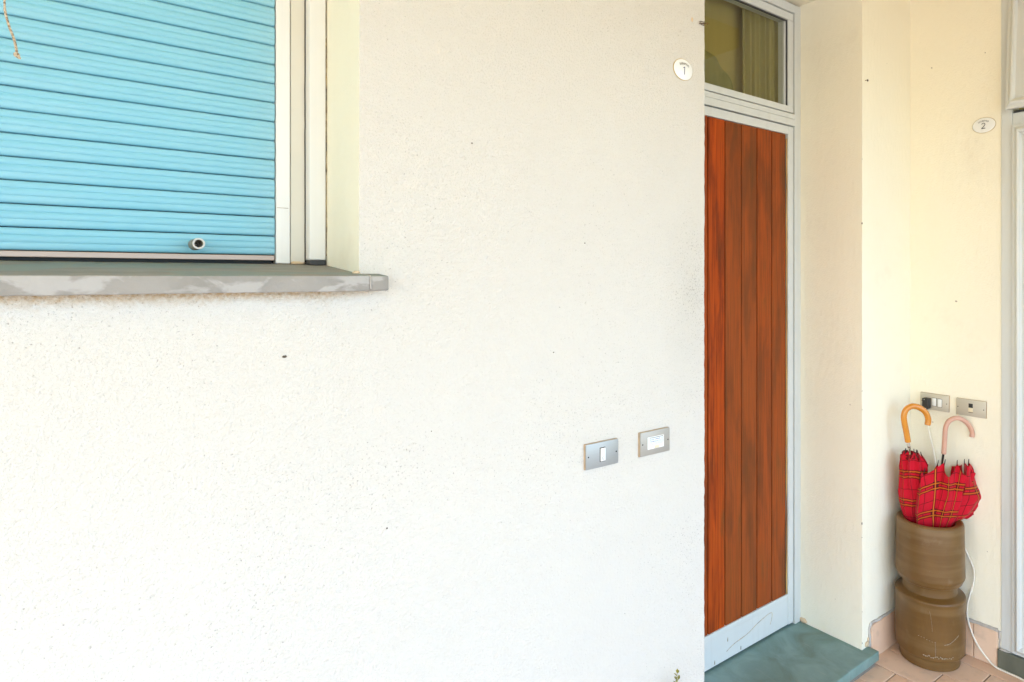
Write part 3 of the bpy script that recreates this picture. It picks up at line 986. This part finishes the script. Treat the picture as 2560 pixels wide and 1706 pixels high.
# the tilted sash: built flat, then swung out about its top edge
hold = [o for o in bpy.data.objects]
pane_set(sd, -1.236, -.3895, Z(.649), 2.655, 'sash')
new = [o for o in bpy.data.objects if o not in hold]
TILT = radians(4.6)
piv = Vector((SIDE, 0, 2.655))
rot = Matrix.Translation(piv) @ Matrix.Rotation(TILT, 4, 'Y') @ Matrix.Translation(-piv)
for o in new:
    o.data.transform(rot)
obj('transom_blind', boxm(SIDE + .12, SIDE + .13, -1.26, -.37, Z(.60), 2.70), 'curtain_olive', sd)

thr_o = obj('door_sill', boxm(SIDE - .018, SIDE + .2, -1.29, -.3515, .0, .0775, bev=.003), 'threshold', label='dark slate sill under the white side door', cat='sill')
for k in range(3):
    bm = bmesh.new()
    p = [Vector((SIDE - .012 + .003 * k, -.356 - .012 * i - .004 * k, .0785 + .0012 * (i % 2))) for i in range(4)]
    tube(bm, p, [.003, .0042, .0034, .001], 6)
    obj('mortar_smear', bm, 'mortar', thr_o, smooth=True)

# ------------------------------------------------------------------ number plaques
_font = None
def text_mesh(txt, size):
    cu = bpy.data.curves.new('t', 'FONT')
    cu.body = txt; cu.size = size; cu.align_x = 'CENTER'; cu.align_y = 'CENTER'
    cu.resolution_u = 4
    ob = bpy.data.objects.new('t', cu); C.objects.link(ob)
    dg = bpy.context.evaluated_depsgraph_get()
    me = bpy.data.meshes.new_from_object(ob.evaluated_get(dg))
    bpy.data.objects.remove(ob); bpy.data.curves.remove(cu)
    return me
def add_text(bm, txt, size, tf):
    me = text_mesh(txt, size)
    vs = [bm.verts.new(tf(v.co)) for v in me.vertices]
    for p in me.polygons:
        try:
            bm.faces.new([vs[i] for i in p.vertices])
        except ValueError:
            pass
    bpy.data.meshes.remove(me)

def plaque(name, centre, wa, ha, to_world, number, num_mat, label, stroke=None):
    """oval enamel plaque, slightly domed; to_world maps (right, up, out) to the wall"""
    t = thing(name, centre, label, 'number plaque')
    c = Vector(centre)
    def dome(x, y):
        r2 = (x / wa) ** 2 + (y / ha) ** 2
        return .0035 + .0035 * max(0, 1 - r2)
    def W(x, y, o): return c + to_world(x, y, o)
    bm = bmesh.new()
    n, rings = 48, []
    for q in (1.0, .97, .9, .75, .55, .3):
        rings.append([bm.verts.new(W(q * wa * cos(2 * pi * k / n), q * ha * sin(2 * pi * k / n), dome(q * wa * cos(2 * pi * k / n), q * ha * sin(2 * pi * k / n)) - (.0012 if q == 1. else 0))) for k in range(n)])
    back = [bm.verts.new(W(wa * cos(2 * pi * k / n), ha * sin(2 * pi * k / n), -.002)) for k in range(n)]
    mid = bm.verts.new(W(0, 0, dome(0, 0)))
    for a, b in zip([back] + rings, rings):
        for k in range(n):
            bm.faces.new((a[k], a[(k + 1) % n], b[(k + 1) % n], b[k]))
    for k in range(n):
        bm.faces.new((rings[-1][k], rings[-1][(k + 1) % n], mid))
    bmesh.ops.recalc_face_normals(bm, faces=bm.faces[:])
    pl = obj('plate', bm, 'enamel', t, smooth=True)
    bm = bmesh.new()
    pts = [W(1.0 * wa * cos(2 * pi * k / 60), 1.0 * ha * sin(2 * pi * k / 60), .0012) for k in range(61)]
    tube(bm, pts, .0013, 6, cap=False)
    obj('rim', bm, 'ochre', t, smooth=True)  # coloured ring standing in for the thin shadow around the plaque
    # arched word
    bm = bmesh.new()
    word = 'interno'
    adv = [.42, .9, .62, .92, .66, .9, .9]
    tot = sum(adv); pos = 0
    size = .0135
    for ch, ad in zip(word, adv):
        mid_ = (pos + ad / 2 - tot / 2) / tot; pos += ad
        ang = mid_ * 1.18
        R_ = .036
        cx, cy = R_ * sin(ang), -.0185 + R_ * cos(ang)
        def tf(co, cx=cx, cy=cy, ang=ang):
            x = cx + co.x * cos(-ang) - co.y * sin(-ang)
            y = cy + co.x * sin(-ang) + co.y * cos(-ang)
            return W(x, y, dome(x, y) + .0011)
        add_text(bm, ch, size, tf)
    obj('lettering', bm, 'ink', t)
    bm = bmesh.new()
    if number == '1':
        def poly(pts):
            bm.faces.new([bm.verts.new(W(x, y, dome(x, y) + .0011)) for x, y in pts])
        poly([(-.0010, .0070), (.0014, .0070), (.0014, -.0160), (-.0010, -.0160)])
        poly([(-.0010, .0070), (-.0010, .0040), (-.0056, .0022), (-.0056, .0046)])
    else:
        pts = [Vector((.0062 * cos(a) * 1.0, .0022 + .0050 * sin(a), 0)) for a in [radians(165 - i * 15) for i in range(13)]]
        pts += [Vector((.0040, -.0030, 0)), Vector((.0005, -.0068, 0)), Vector((-.0050, -.0112, 0)), Vector((-.0066, -.0130, 0)), ]
        pts2 = [Vector((-.0072, -.0135, 0)), Vector((.0070, -.0135, 0))]
        for P_, w_ in ((pts, .0012), (pts2, .0014)):
            for a, b in zip(P_, P_[1:]):
                d = (b - a).normalized(); nn = Vector((-d.y, d.x, 0)) * w_
                q = [a + nn - d * .0004, a - nn - d * .0004, b - nn + d * .0004, b + nn + d * .0004]
                bm.faces.new([bm.verts.new(W(p.x, p.y, dome(p.x, p.y) + .0011)) for p in q])
    obj('numeral', bm, num_mat, t)
    return t
front_map = lambda x, y, o: Vector((x, -o, y))
side_map = lambda x, y, o: Vector((-o, -x, y))
plaque('number_plaque', (1.4215, 0, Z(.6188)), .0410, .0312, front_map, '1', 'navy', 'white oval plaque reading interno 1 beside the plank door')
plaque('number_plaque', (SIDE, -.2968, Z(.6112)), .0430, .0305, side_map, '2', 'ink', 'white oval plaque reading interno 2 on the side wall')

# ------------------------------------------------------------------ switch plates
def rbox(bm, W, x0, x1, y0, y1, o0, o1, bev=.0015, seg=2):
    tmp = bmesh.new()
    box(tmp, x0, x1, y0, y1, o0, o1, bev=bev, seg=seg)
    mp = {v: bm.verts.new(W(v.co.x, v.co.y, v.co.z)) for v in tmp.verts}
    for f in tmp.faces:
        bm.faces.new([mp[v] for v in f.verts])
    tmp.free()
    bmesh.ops.recalc_face_normals(bm, faces=bm.faces[:])
def switch_plate(centre, w, h, to_world, mat, label, cat, tilt=0.):
    t = thing('wall_plate', centre, label, cat)
    c = Vector(centre)
    def W(x, y, o):
        return c + to_world(x * cos(tilt) - y * sin(tilt), x * sin(tilt) + y * cos(tilt), o)
    def part(name, x0, x1, y0, y1, o0, o1, mat, bev=.001, par=t):
        bm = bmesh.new(); rbox(bm, W, x0, x1, y0, y1, o0, o1, bev)
        ob = obj(name, bm, mat, par); shade_auto(ob, 40)
        return ob
    part('backing', -w / 2, w / 2, -h / 2, h / 2, -.003, .0062, 'backing', .0015)
    part('face', -w / 2 + .0008, w / 2 - .0008, -h / 2 + .0008, h / 2 - .0008, .0064, .0100, mat, .0014)
    for s in (-1, 1):
        bm = bmesh.new()
        n = 12
        r = [bm.verts.new(W(s * (w / 2 - .0085) + .0021 * cos(2 * pi * k / n), .0021 * sin(2 * pi * k / n), .0103)) for k in range(n)]
        bm.faces.new(r)
        g = bmesh.ops.extrude_face_region(bm, geom=bm.faces[:])
        for v in [q for q in g['geom'] if isinstance(q, bmesh.types.BMVert)]:
            v.co += to_world(0, 0, -.002)
        bmesh.ops.recalc_face_normals(bm, faces=bm.faces[:])
        obj('screw_hole', bm, 'gap', t)
    return t, W, part
# left plate by the door: single bell button
t, W, part = switch_plate((1.1025, 0, Z(-.4745)), .1130, .0680, front_map, 'plate', 'grey metal wall plate with a white bell button, left of the pair', 'switch')
part('recess', -.0095, .0095, -.0190, .0190, .0095, .01025, 'gap', .0002)
k_ = part('button', -.0078, .0083, -.0172, .0172, .0100, .0128, 'wplastic', .0008)
bm = bmesh.new()
pts = [W(.0005 + .0042 * cos(a), -.0095 + .0042 * sin(a), .0129) for a in [radians(70 + i * 14) for i in range(20)]]
tube(bm, pts, .00042, 5)
tube(bm, [W(.0005, -.0095, .0126), W(.0005, -.0095, .0132)], .0010, 8)
obj('bell_symbol', bm, 'ink', k_)
# right plate by the door: name label
t, W, part = switch_plate((1.2985, 0, Z(-.4735)), .1170, .0690, front_map, 'plate_dull', 'beige metal wall plate with a handwritten name label, nearest the plank door', 'doorbell')
ins = part('insert', -.0310, .0325, -.0170, .0175, .0095, .0112, 'wplastic', .0006)
part('label_frame', -.0250, .0290, -.0010, .0155, .0110, .01135, 'gap', .0001, ins)
part('name_label', -.0260, .0278, -.0005, .0142, .01125, .0117, 'paper', .0001, ins)
part('push_button', -.0050, .0110, -.0155, -.0085, .0110, .0136, 'cplastic', .0008)
bm = bmesh.new()
rnd = random.Random(3)
for row, (y0, xs0, xe) in enumerate(((.0100, -.0240, .0240), (.0040, -.0215, .0225))):
    x = xs0
    while x < xe:
        wl = rnd.uniform(.0012, .0022)
        if rnd.random() < .84:
            hgt = rnd.choice((.0016, .0016, .0034, .0028))
            pts = [W(x + wl * i / 5 + .0004 * sin(i * 2.1), y0 + hgt * (.5 - .5 * cos(i * 1.35 + rnd.random())) - .0012, .01185) for i in range(6)]
            tube(bm, pts, .00026, 4)
        x += wl
obj('handwriting', bm, 'navy', ins)
bm = bmesh.new()
tube(bm, [W(-.026, -.0045, .0112), W(.0285, -.0036, .0112)], .00035, 4)
obj('mark', bm, 'ink', ins)
# side wall plates
t, W, part = switch_plate((SIDE, -.1055, Z(-.5345)), .1190, .0700, side_map, 'plate_warm', 'beige metal socket plate holding a black plug and two white switches', 'socket', tilt=-.01)
part('recess', -.0095, .0100, -.0170, .0185, .0095, .0103, 'gap', .0002)
part('rocker', -.0085, .0085, -.0155, .0170, .0100, .0122, 'wplastic', .0008)
part('recess', .0135, .0325, -.0185, .0175, .0095, .0103, 'gap', .0002)
part('rocker', .0150, .0315, -.0170, .0160, .0100, .0122, 'wplastic', .0008)
t, W, part = switch_plate((SIDE, -.2500, Z(-.5375)), .1150, .0690, side_map, 'plate_warm', 'beige metal wall plate with a single small switch, right above the umbrellas', 'switch', tilt=-.005)
part('recess', -.0080, .0085, .0015, .0185, .0095, .0104, 'bplastic', .0003)
part('rocker', -.0085, .0090, -.0160, .0005, .0095, .0130, 'cplastic', .001)
part('rocker_lip', -.0080, .0090, -.0185, -.0165, .0095, .0108, 'bplastic', .0003)

# plug with its white cord
cord = thing('power_cord', (SIDE, -.079, Z(-.575)), 'white power cord with a black plug running down behind the umbrella stand', 'power cord')
def Ws(x, y, o): return Vector((SIDE, -.0785, Z(-.5400))) + side_map(x, y, o)
bm = bmesh.new()
pl = [(-.0145, .0215), (.0145, .0215), (.0145, -.0200), (.0030, -.0300), (-.0075, -.0300), (-.0145, -.0215)]
lo = [bm.verts.new(Ws(x, y, .0105)) for x, y in pl]
hi = [bm.verts.new(Ws(x * .9, y * .95, .034)) for x, y in pl]
bm.faces.new(lo); bm.faces.new(hi[::-1])
for k in range(6):
    bm.faces.new((lo[k], lo[(k + 1) % 6], hi[(k + 1) % 6], hi[k]))
bmesh.ops.recalc_face_normals(bm, faces=bm.faces[:])
bmesh.ops.bevel(bm, geom=bm.edges[:], offset=.0018, segments=2, affect='EDGES', profile=.5)
plug = obj('plug', bm, 'bplastic', cord); shade_auto(plug, 40)
for x, y in ((-.004, .0150), (.003, -.0220)):
    bm = bmesh.new(); tube(bm, [Ws(x, y, .0330), Ws(x, y, .0345)], .0022, 10)
    obj('screw', bm, 'chrome', plug, smooth=True)
bm = bmesh.new()
path = spline([(SIDE - .022, -.0775, Z(-.570)), (SIDE - .014, -.079, Z(-.600)), (SIDE - .012, -.0825, Z(-.6477)), (SIDE - .012, -.1042, Z(-.7459)), (SIDE - .012, -.1157, Z(-.8114)),
               (SIDE - .012, -.150, Z(-.93)), (SIDE - .012, -.205, Z(-1.06)), (SIDE - .012, -.2348, Z(-1.1288)), (SIDE - .012, -.2605, Z(-1.185)), (SIDE - .012, -.2640, Z(-1.225)), (SIDE - .012, -.2562, Z(-1.2686)),
               (SIDE - .012, -.2394, Z(-1.3404)), (SIDE - .013, -.2410, Z(-1.4046)), (SIDE - .015, -.2700, Z(-1.4773)), (SIDE - .018, -.3130, Z(-1.5250)), (SIDE - .019, -.345, .0060), (SIDE - .022, -.388, .0040), (SIDE - .026, -.4433, .0038), (SIDE - .06, -.60, .0038), (SIDE - .16, -.80, .0038)], 8)
tube(bm, path, .0036, 8)
obj('cable', bm, 'cable', cord, smooth=True)

# ------------------------------------------------------------------ umbrella stand
PCX, PCY = 2.7235, -.1435
stand = thing('umbrella_stand', (PCX, PCY, 0), 'brown stoneware pipe used as umbrella stand in the corner', 'umbrella stand')
R0 = .1285
bm = bmesh.new()
out = [(.100, .0005), (.1090, .0010), (.1110, .003), (.1115, .044), (.1125, .0475), (.1258, .0485), (.1280, .0515), (R0 + .0005, .060), (R0 + .0012, .16), (R0 + .0012, .254), (R0 + .0024, .2570), (R0 + .0022, .2680), (R0 - .0002, .2725), (R0 - .0045, .2750), (.1150, .2785), (.1045, .2815), (.1015, .2840),
       (.1005, .292), (.1005, .3150), (.1020, .3215), (.1150, .3240), (.1185, .3265), (.1255, .3430), (.1284, .3475), (R0 + .0008, .3520), (R0 + .0000, .364), (R0, .38), (R0 - .0015, .45), (R0 - .0030, .552), (R0 - .0042, .5590), (R0 - .0085, .5640), (R0 - .015, .5665), (R0 - .026, .5655), (R0 - .0330, .5615), (R0 - .0355, .554), (R0 - .036, .540)]
lathe(bm, out, 64, PCX, PCY)
for v in bm.verts:
    d = Vector((v.co.x - PCX, v.co.y - PCY, 0))
    v.co += d.normalized() * .0012 * noise.noise(v.co * 6.) + Vector((0, 0, .0012 * noise.noise(v.co * 5.)))
bmesh.ops.recalc_face_normals(bm, faces=bm.faces[:])
po = obj('pipe', bm, 'pot', stand); shade_auto(po, 26)
bm = bmesh.new()
rg = lathe(bm, [(R0 - .0352, .543), (R0 - .036, .37), (.090, .335), (.088, .05)], 48, PCX, PCY)
bm.faces.new(rg[-1])
bmesh.ops.recalc_face_normals(bm, faces=bm.faces[:]); bmesh.ops.reverse_faces(bm, faces=bm.faces[:])
obj('lining', bm, 'potin', stand, smooth=True)
# lime flakes and scratches on its face
cam_az = atan2(-1.35 - PCY, 0 - PCX)
def onpot(az, z, o=.0003):
    a = cam_az + az
    r = R0 + .0010 + o
    return Vector((PCX + r * cos(a), PCY + r * sin(a), z))
def flake(pts, rad, name='lime_flake', mat='chip'):
    bm = bmesh.new(); tube(bm, pts, rad, 6); return obj(name, bm, mat, stand, smooth=True)
rnd = random.Random(11)
for k in range(17):
    az = -.16 + k * .052 + rnd.uniform(-.01, .01)
    z = .0655 + rnd.uniform(-.002, .003)
    L_ = rnd.uniform(.012, .030)
    flake([onpot(az - L_, z, -.001), onpot(az, z + rnd.uniform(-.001, .002), -.0002), onpot(az + L_, z, -.001)], [.0008, rnd.uniform(.0014, .0030), .0008])
flake(spline([onpot(.16, .068), onpot(.155, .095), onpot(.150, .128)], 5), .0005)
flake(spline([onpot(.40, .118), onpot(.55, .122), onpot(.72, .135), onpot(.90, .150)], 5), [.0003 + .0008 * abs(sin(i * 1.3)) for i in range(16)])
flake(spline([onpot(-.01, .245), onpot(.03, .225), onpot(.06, .19), onpot(.075, .165)], 5), .00035)
for k in range(7):
    az = -.32 + k * .075
    flake([onpot(az, .136 - .002 * k), onpot(az + .02, .1375 - .002 * k + rnd.uniform(-.003, .003)), onpot(az + .035, .136 - .002 * k)], [.0003, rnd.uniform(.0004, .0016), .0003])
for az, z in ((-.05, .395), (.25, .392), (.36, .372)):
    flake(spline([onpot(az - .06, z - .004, -.0022), onpot(az, z, -.0022), onpot(az + .06, z + .005, -.0022)], 4), .0006)

# ------------------------------------------------------------------ umbrellas
RV = Vector((cos(radians(YAW)), -sin(radians(YAW)), 0))
FV = Vector((sin(radians(YAW)), cos(radians(YAW)), 0))
BOFF, AOFF = .018, .006
def LP(a, b, h): return Vector((PCX, PCY, h)) + RV * (a + AOFF) + FV * (b + BOFF)

def umbrella(label, tip, tops, amps, sags, axis_top, handle, handle_r, handle_mat, shaft_mat, bulge, ferrule, twist, uw, tiplen):
    t = thing('umbrella', LP(*tip), label, 'umbrella')
    n = len(tops)
    tipv = LP(*tip)
    topv = [LP(*p) for p in tops]
    cen = sum(topv, Vector()) / n
    def rib(k, tt):
        p = tipv.lerp(topv[k % n], tt)
        axis = tipv.lerp(cen, tt)
        o = topv[k % n] - cen; o.z = 0
        o = o.normalized() if o.length > 1e-5 else RV
        ss = min(1., max(0., (tt - .50) / .25)); ss = ss * ss * (3 - 2 * ss)
        return p + o * bulge[k % n] * sin(pi * min(1, tt) ** 1.6) * (.25 + .75 * ss), o
    bm = bmesh.new()
    NS, NT = 14, 30
    lay = bm.loops.layers.uv.verify()
    for k in range(n):
        k2 = (k + 1) % n
        om = ((topv[k] - cen) + (topv[k2] - cen)); om.z = 0
        om = om.normalized() if om.length > 1e-5 else RV
        rad = random.uniform(-.4, .4)
        g = []
        for i in range(NS + 1):
            s = i / NS
            row = []
            hemt = 1 - sags[k] * (4 * s * (1 - s)) ** .8
            for j in range(NT + 1):
                tt = .06 + (hemt - .06) * j / NT
                (p0, o0), (p1, o1) = rib(k, tt), rib(k2, tt)
                p = p0.lerp(p1, s)
                hump = (4 * s * (1 - s)) ** .75
                w = amps[k] * hump * (tt ** 3.2)
                tang = om.cross(Vector((0, 0, 1)))
                p = p + om * w + tang * (twist * w * (1 + rad) + .004 * sin(tt * 21 + k * 1.7) * hump * tt)
                p += noise.noise_vector(p * 26. + Vector((k, 0, 0))) * .0050 * hump * tt + om * .0045 * sin(s * 9.4 + k + tt * 3.) * hump * tt
                row.append((bm.verts.new(p), ((s - .5) * uw * (.35 + .65 * tt) + k * .118 * .5, tt * .86)))
            g.append(row)
        for i in range(NS):
            for j in range(NT):
                q = (g[i][j], g[i + 1][j], g[i + 1][j + 1], g[i][j + 1])
                f = bm.faces.new([x[0] for x in q])
                for lp, x in zip(f.loops, q):
                    lp[lay].uv = x[1]
    bmesh.ops.remove_doubles(bm, verts=bm.verts[:], dist=.00005)
    bmesh.ops.recalc_face_normals(bm, faces=bm.faces[:])
    can = obj('canopy', bm, 'tartan', t, smooth=True)
    # rib tips
    for k in range(n):
        p, o = rib(k, 1.0); q, _ = rib(k, .93)
        d = (p - q).normalized()
        bm = bmesh.new()
        tube(bm, [p - d * .012 + o * .001, p + d * tiplen * .35, p + d * tiplen], [.0019, .0017, .0011], 7)
        obj('rib_tip', bm, 'bsteel', t, smooth=True)
    # shaft
    bm = bmesh.new()
    at = LP(*axis_top)
    tube(bm, [tipv - (at - tipv).normalized() * .03, tipv, tipv.lerp(at, .5), at], [.003, .0042, .0042, .0045], 10)
    obj('shaft', bm, shaft_mat, t, smooth=True)
    if ferrule:
        bm = bmesh.new()
        d = (LP(*handle[0]) - at).normalized()
        a0 = LP(*handle[0])
        tube(bm, [at - d * .004, at + d * .004, at + d * .006, a0 - d * .003, a0 + d * .002], [.006, .0075, .0068, .0068, .0078], 12)
        obj('ferrule', bm, 'chrome', t, smooth=True)
    bm = bmesh.new()
    hp = spline([LP(*p) for p in handle], 8)
    rr2 = [handle_r * (1 - .0 * i / len(hp)) for i in range(len(hp))]
    rr2[0] *= .9; rr2[-1] *= .72
    hp.append(hp[-1] + (hp[-1] - hp[-2]) * .18); rr2.append(handle_r * .3)
    rr2[-2] = handle_r * .93
    tube(bm, hp, rr2, 14)
    obj('handle', bm, handle_mat, t, smooth=True)
    return t

# left umbrella: rolled more tightly, orange wooden crook
tops1 = [(-.098, -.006, .838), (-.088, -.016, .842), (-.070, -.018, .842), (-.052, -.010, .836), (-.030, .006, .824), (-.040, .024, .828), (-.064, .026, .836), (-.090, .012, .838)]
u1 = umbrella('red tartan umbrella with an orange wooden crook handle, leaning left', (-.040, .020, .12), tops1,
         [.016, .018, .018, .030, .030, .014, .012, .014], [.03, .04, .06, .09, .11, .08, .04, .03],
         (-.080, .004, .852), [(-.0850, .002, .870), (-.0905, .002, .905), (-.1000, .001, .951), (-.1025, 0, .981), (-.0930, -.001, 1.006), (-.0700, -.002, 1.0190), (-.0420, -.003, 1.014), (-.0170, -.004, .995), (-.0050, -.004, .968), (-.0075, -.004, .942)],
         .0118, 'orangewood', 'chrome', [.036, .030, .026, .026, .026, .020, .026, .036], True, .35, .10, .006)
bm = bmesh.new()
for q_ in range(2):
    pts = [LP(-.0775 + (.0235 + .002 * q_) * cos(a_), .004 + (.023 + .002 * q_) * sin(a_), .822 - .010 * q_ + .004 * sin(a_ + q_)) for a_ in [2 * pi * i_ / 30 for i_ in range(31)]]
    tube(bm, pts, .0062, 8, cap=False)
lay_ = bm.loops.layers.uv.verify()
for f_ in bm.faces:
    for lp_ in f_.loops: lp_[lay_].uv = (.02, .03)
obj('strap', bm, 'tartan', u1, smooth=True)
# right umbrella: loosely folded, pink crook
BOFF, AOFF = .006, .004
tops2 = [(.040, -.040, .802), (.084, -.050, .802), (.121, -.036, .802), (.155, -.006, .794), (.150, .044, .770), (.062, .055, .772), (.000, .020, .765), (-.046, -.046, .768)]
u2 = umbrella('red tartan umbrella with a pink crook handle, loosely folded', (-.050, -.014, .12), tops2,
         [.026, .034, .040, .030, .030, .02, .02, .040], [.070, .062, .062, .10, .16, .12, .12, .05],
         (.0510, -.010, .834), [(.0515, -.010, .828), (.0545, -.011, .880), (.0575, -.012, .930), (.0670, -.013, .957), (.0850, -.014, .972), (.1080, -.015, .9755), (.1350, -.016, .963), (.1540, -.017, .941), (.1630, -.018, .917), (.1615, -.018, .899)],
         .0096, 'pinkplastic', 'bsteel', [.020, .024, .026, .022, .02, .02, .02, .030], False, .35, .17, .013)

def pl(poly, t):
    L = [0.]
    for a, b in zip(poly, poly[1:]): L.append(L[-1] + (Vector(b) - Vector(a)).length)
    d = t * L[-1]
    for i in range(len(poly) - 1):
        if d <= L[i + 1] + 1e-9:
            return Vector(poly[i]).lerp(Vector(poly[i + 1]), (d - L[i]) / (L[i + 1] - L[i]))
    return Vector(poly[-1])
def loose(inner, outer, seed):
    def f(a, b):
        p = pl(inner, b).lerp(pl(outer, b), a)
        w = sin(pi * min(1., a * 1.15)) * .010 + .005 * sin(a * 7 + b * 4 + seed) * a
        q = LP(p.x, p.y - w, p.z)
        return q + noise.noise_vector(q * 30.) * .003 * a
    bm = bmesh.new()
    sheet(bm, f, 12, 16, lambda a, b: (a * .13 + seed * .031, .86 - b * .24))
    bmesh.ops.recalc_face_normals(bm, faces=bm.faces[:])
    return obj('loose_fold', bm, 'tartan', u2, smooth=True)
loose([(.125, -.050, .790), (.112, -.058, .70), (.075, -.050, .585)], [(.158, -.014, .790), (.174, -.012, .742), (.188, -.014, .700), (.224, -.018, .657), (.204, -.020, .640), (.168, -.030, .600)], 1)
loose([(.130, -.030, .720), (.105, -.034, .65), (.085, -.030, .572)], [(.186, -.004, .672), (.206, -.002, .640), (.224, .000, .606), (.186, -.008, .584), (.142, -.014, .563)], 2)
loose([(.100, .020, .770), (.090, .020, .70), (.080, .018, .60)], [(.150, .030, .775), (.176, .034, .71), (.196, .036, .680), (.190, .030, .66), (.150, .024, .60)], 3)

BOFF = AOFF = 0.
# ------------------------------------------------------------------ little things on the walls
hk = thing('wall_hook', (1.500, 0, Z(.777)), 'small brass screw hook on the wall edge beside the transom', 'hook')
bm = bmesh.new()
ce = Vector((1.4955, -.004, Z(.7765)))
pts = [ce + Vector((.0075 * cos(a), -.004 + .002 * sin(a), .0042 * sin(a) + .001 * cos(a))) for a in [radians(35 + i * 15) for i in range(20)]]
tube(bm, pts, .0011, 7)
obj('ring', bm, 'rust', hk, smooth=True)
bm = bmesh.new()
tube(bm, [(1.501, -.002, Z(.777)), (1.510, -.006, Z(.7775)), (1.5195, -.008, Z(.7785))], .0013, 7)
tube(bm, [(1.5085, -.006, Z(.7835)), (1.5090, -.006, Z(.7705))], .0011, 7)
tube(bm, [(1.490, -.003, Z(.774)), (1.5085, -.006, Z(.7705))], .0009, 7)
obj('shank', bm, 'rust', hk, smooth=True)
bm = bmesh.new()
bmesh.ops.create_uvsphere(bm, u_segments=12, v_segments=8, radius=.0034)
for v in bm.verts: v.co += Vector((1.5215, -.0085, Z(.779)))
obj('ball', bm, 'brass', hk, smooth=True)

nl = thing('bent_nail', (2.470, 0, Z(.786)), 'rusty bent nail in the white pier between the two doors', 'nail')
bm = bmesh.new()
tube(bm, spline([(2.476, .004, Z(.788)), (2.476, -.008, Z(.788)), (2.472, -.014, Z(.787)), (2.4690, -.016, Z(.784))], 5), .0013, 7)
obj('shank', bm, 'rust', nl, smooth=True)
bm = bmesh.new(); bmesh.ops.create_uvsphere(bm, u_segments=10, v_segments=8, radius=.0040)
for v in bm.verts: v.co = Vector((2.4680 + v.co.x, -.016 + v.co.y * .6, Z(.783) + v.co.z * 1.2))
obj('nail_head', bm, 'rust', nl, smooth=True)

# weed at the foot of the wall
wd = thing('weed', (1.345, -.035, 0), 'yellow green weed growing at the foot of the white wall', 'plant')
bm = bmesh.new()
rnd = random.Random(5)
stems = []
for k in range(7):
    tx, ty = rnd.uniform(-.022, .022), rnd.uniform(-.03, .01)
    hgt = .405 - rnd.uniform(0, .05) if k else .408
    st_ = spline([(1.345, -.035, -.004), (1.345 + tx * .3, -.035 + ty * .3, hgt * .4), (1.3475 + tx * .7, -.037 + ty * .7, hgt * .75), (1.350 + tx, -.04 + ty, hgt)], 6)
    stems.append(st_)
    tube(bm, st_, [.0016 * (1 - .6 * i / len(st_)) for i in range(len(st_))], 6)
obj('stem', bm, 'weed', wd, smooth=True)
bm = bmesh.new()
for st_ in stems:
    for i in range(3, len(st_)):
        for q in range(2):
            a = rnd.uniform(0, 2 * pi); L_ = rnd.uniform(.010, .020) * (1.3 - i / len(st_) * .4)
            d = Vector((cos(a), sin(a) * .8, rnd.uniform(.2, .9))).normalized()
            s_ = d.cross(Vector((0, 0, 1))).normalized() * L_ * .26
            p = st_[i]
            vv = [bm.verts.new(x) for x in (p, p + d * L_ * .5 + s_, p + d * L_ + Vector((0, 0, -.002)), p + d * L_ * .5 - s_)]
            bm.faces.new(vv)
lf = obj('leaves', bm, 'weed', wd, kind='stuff')
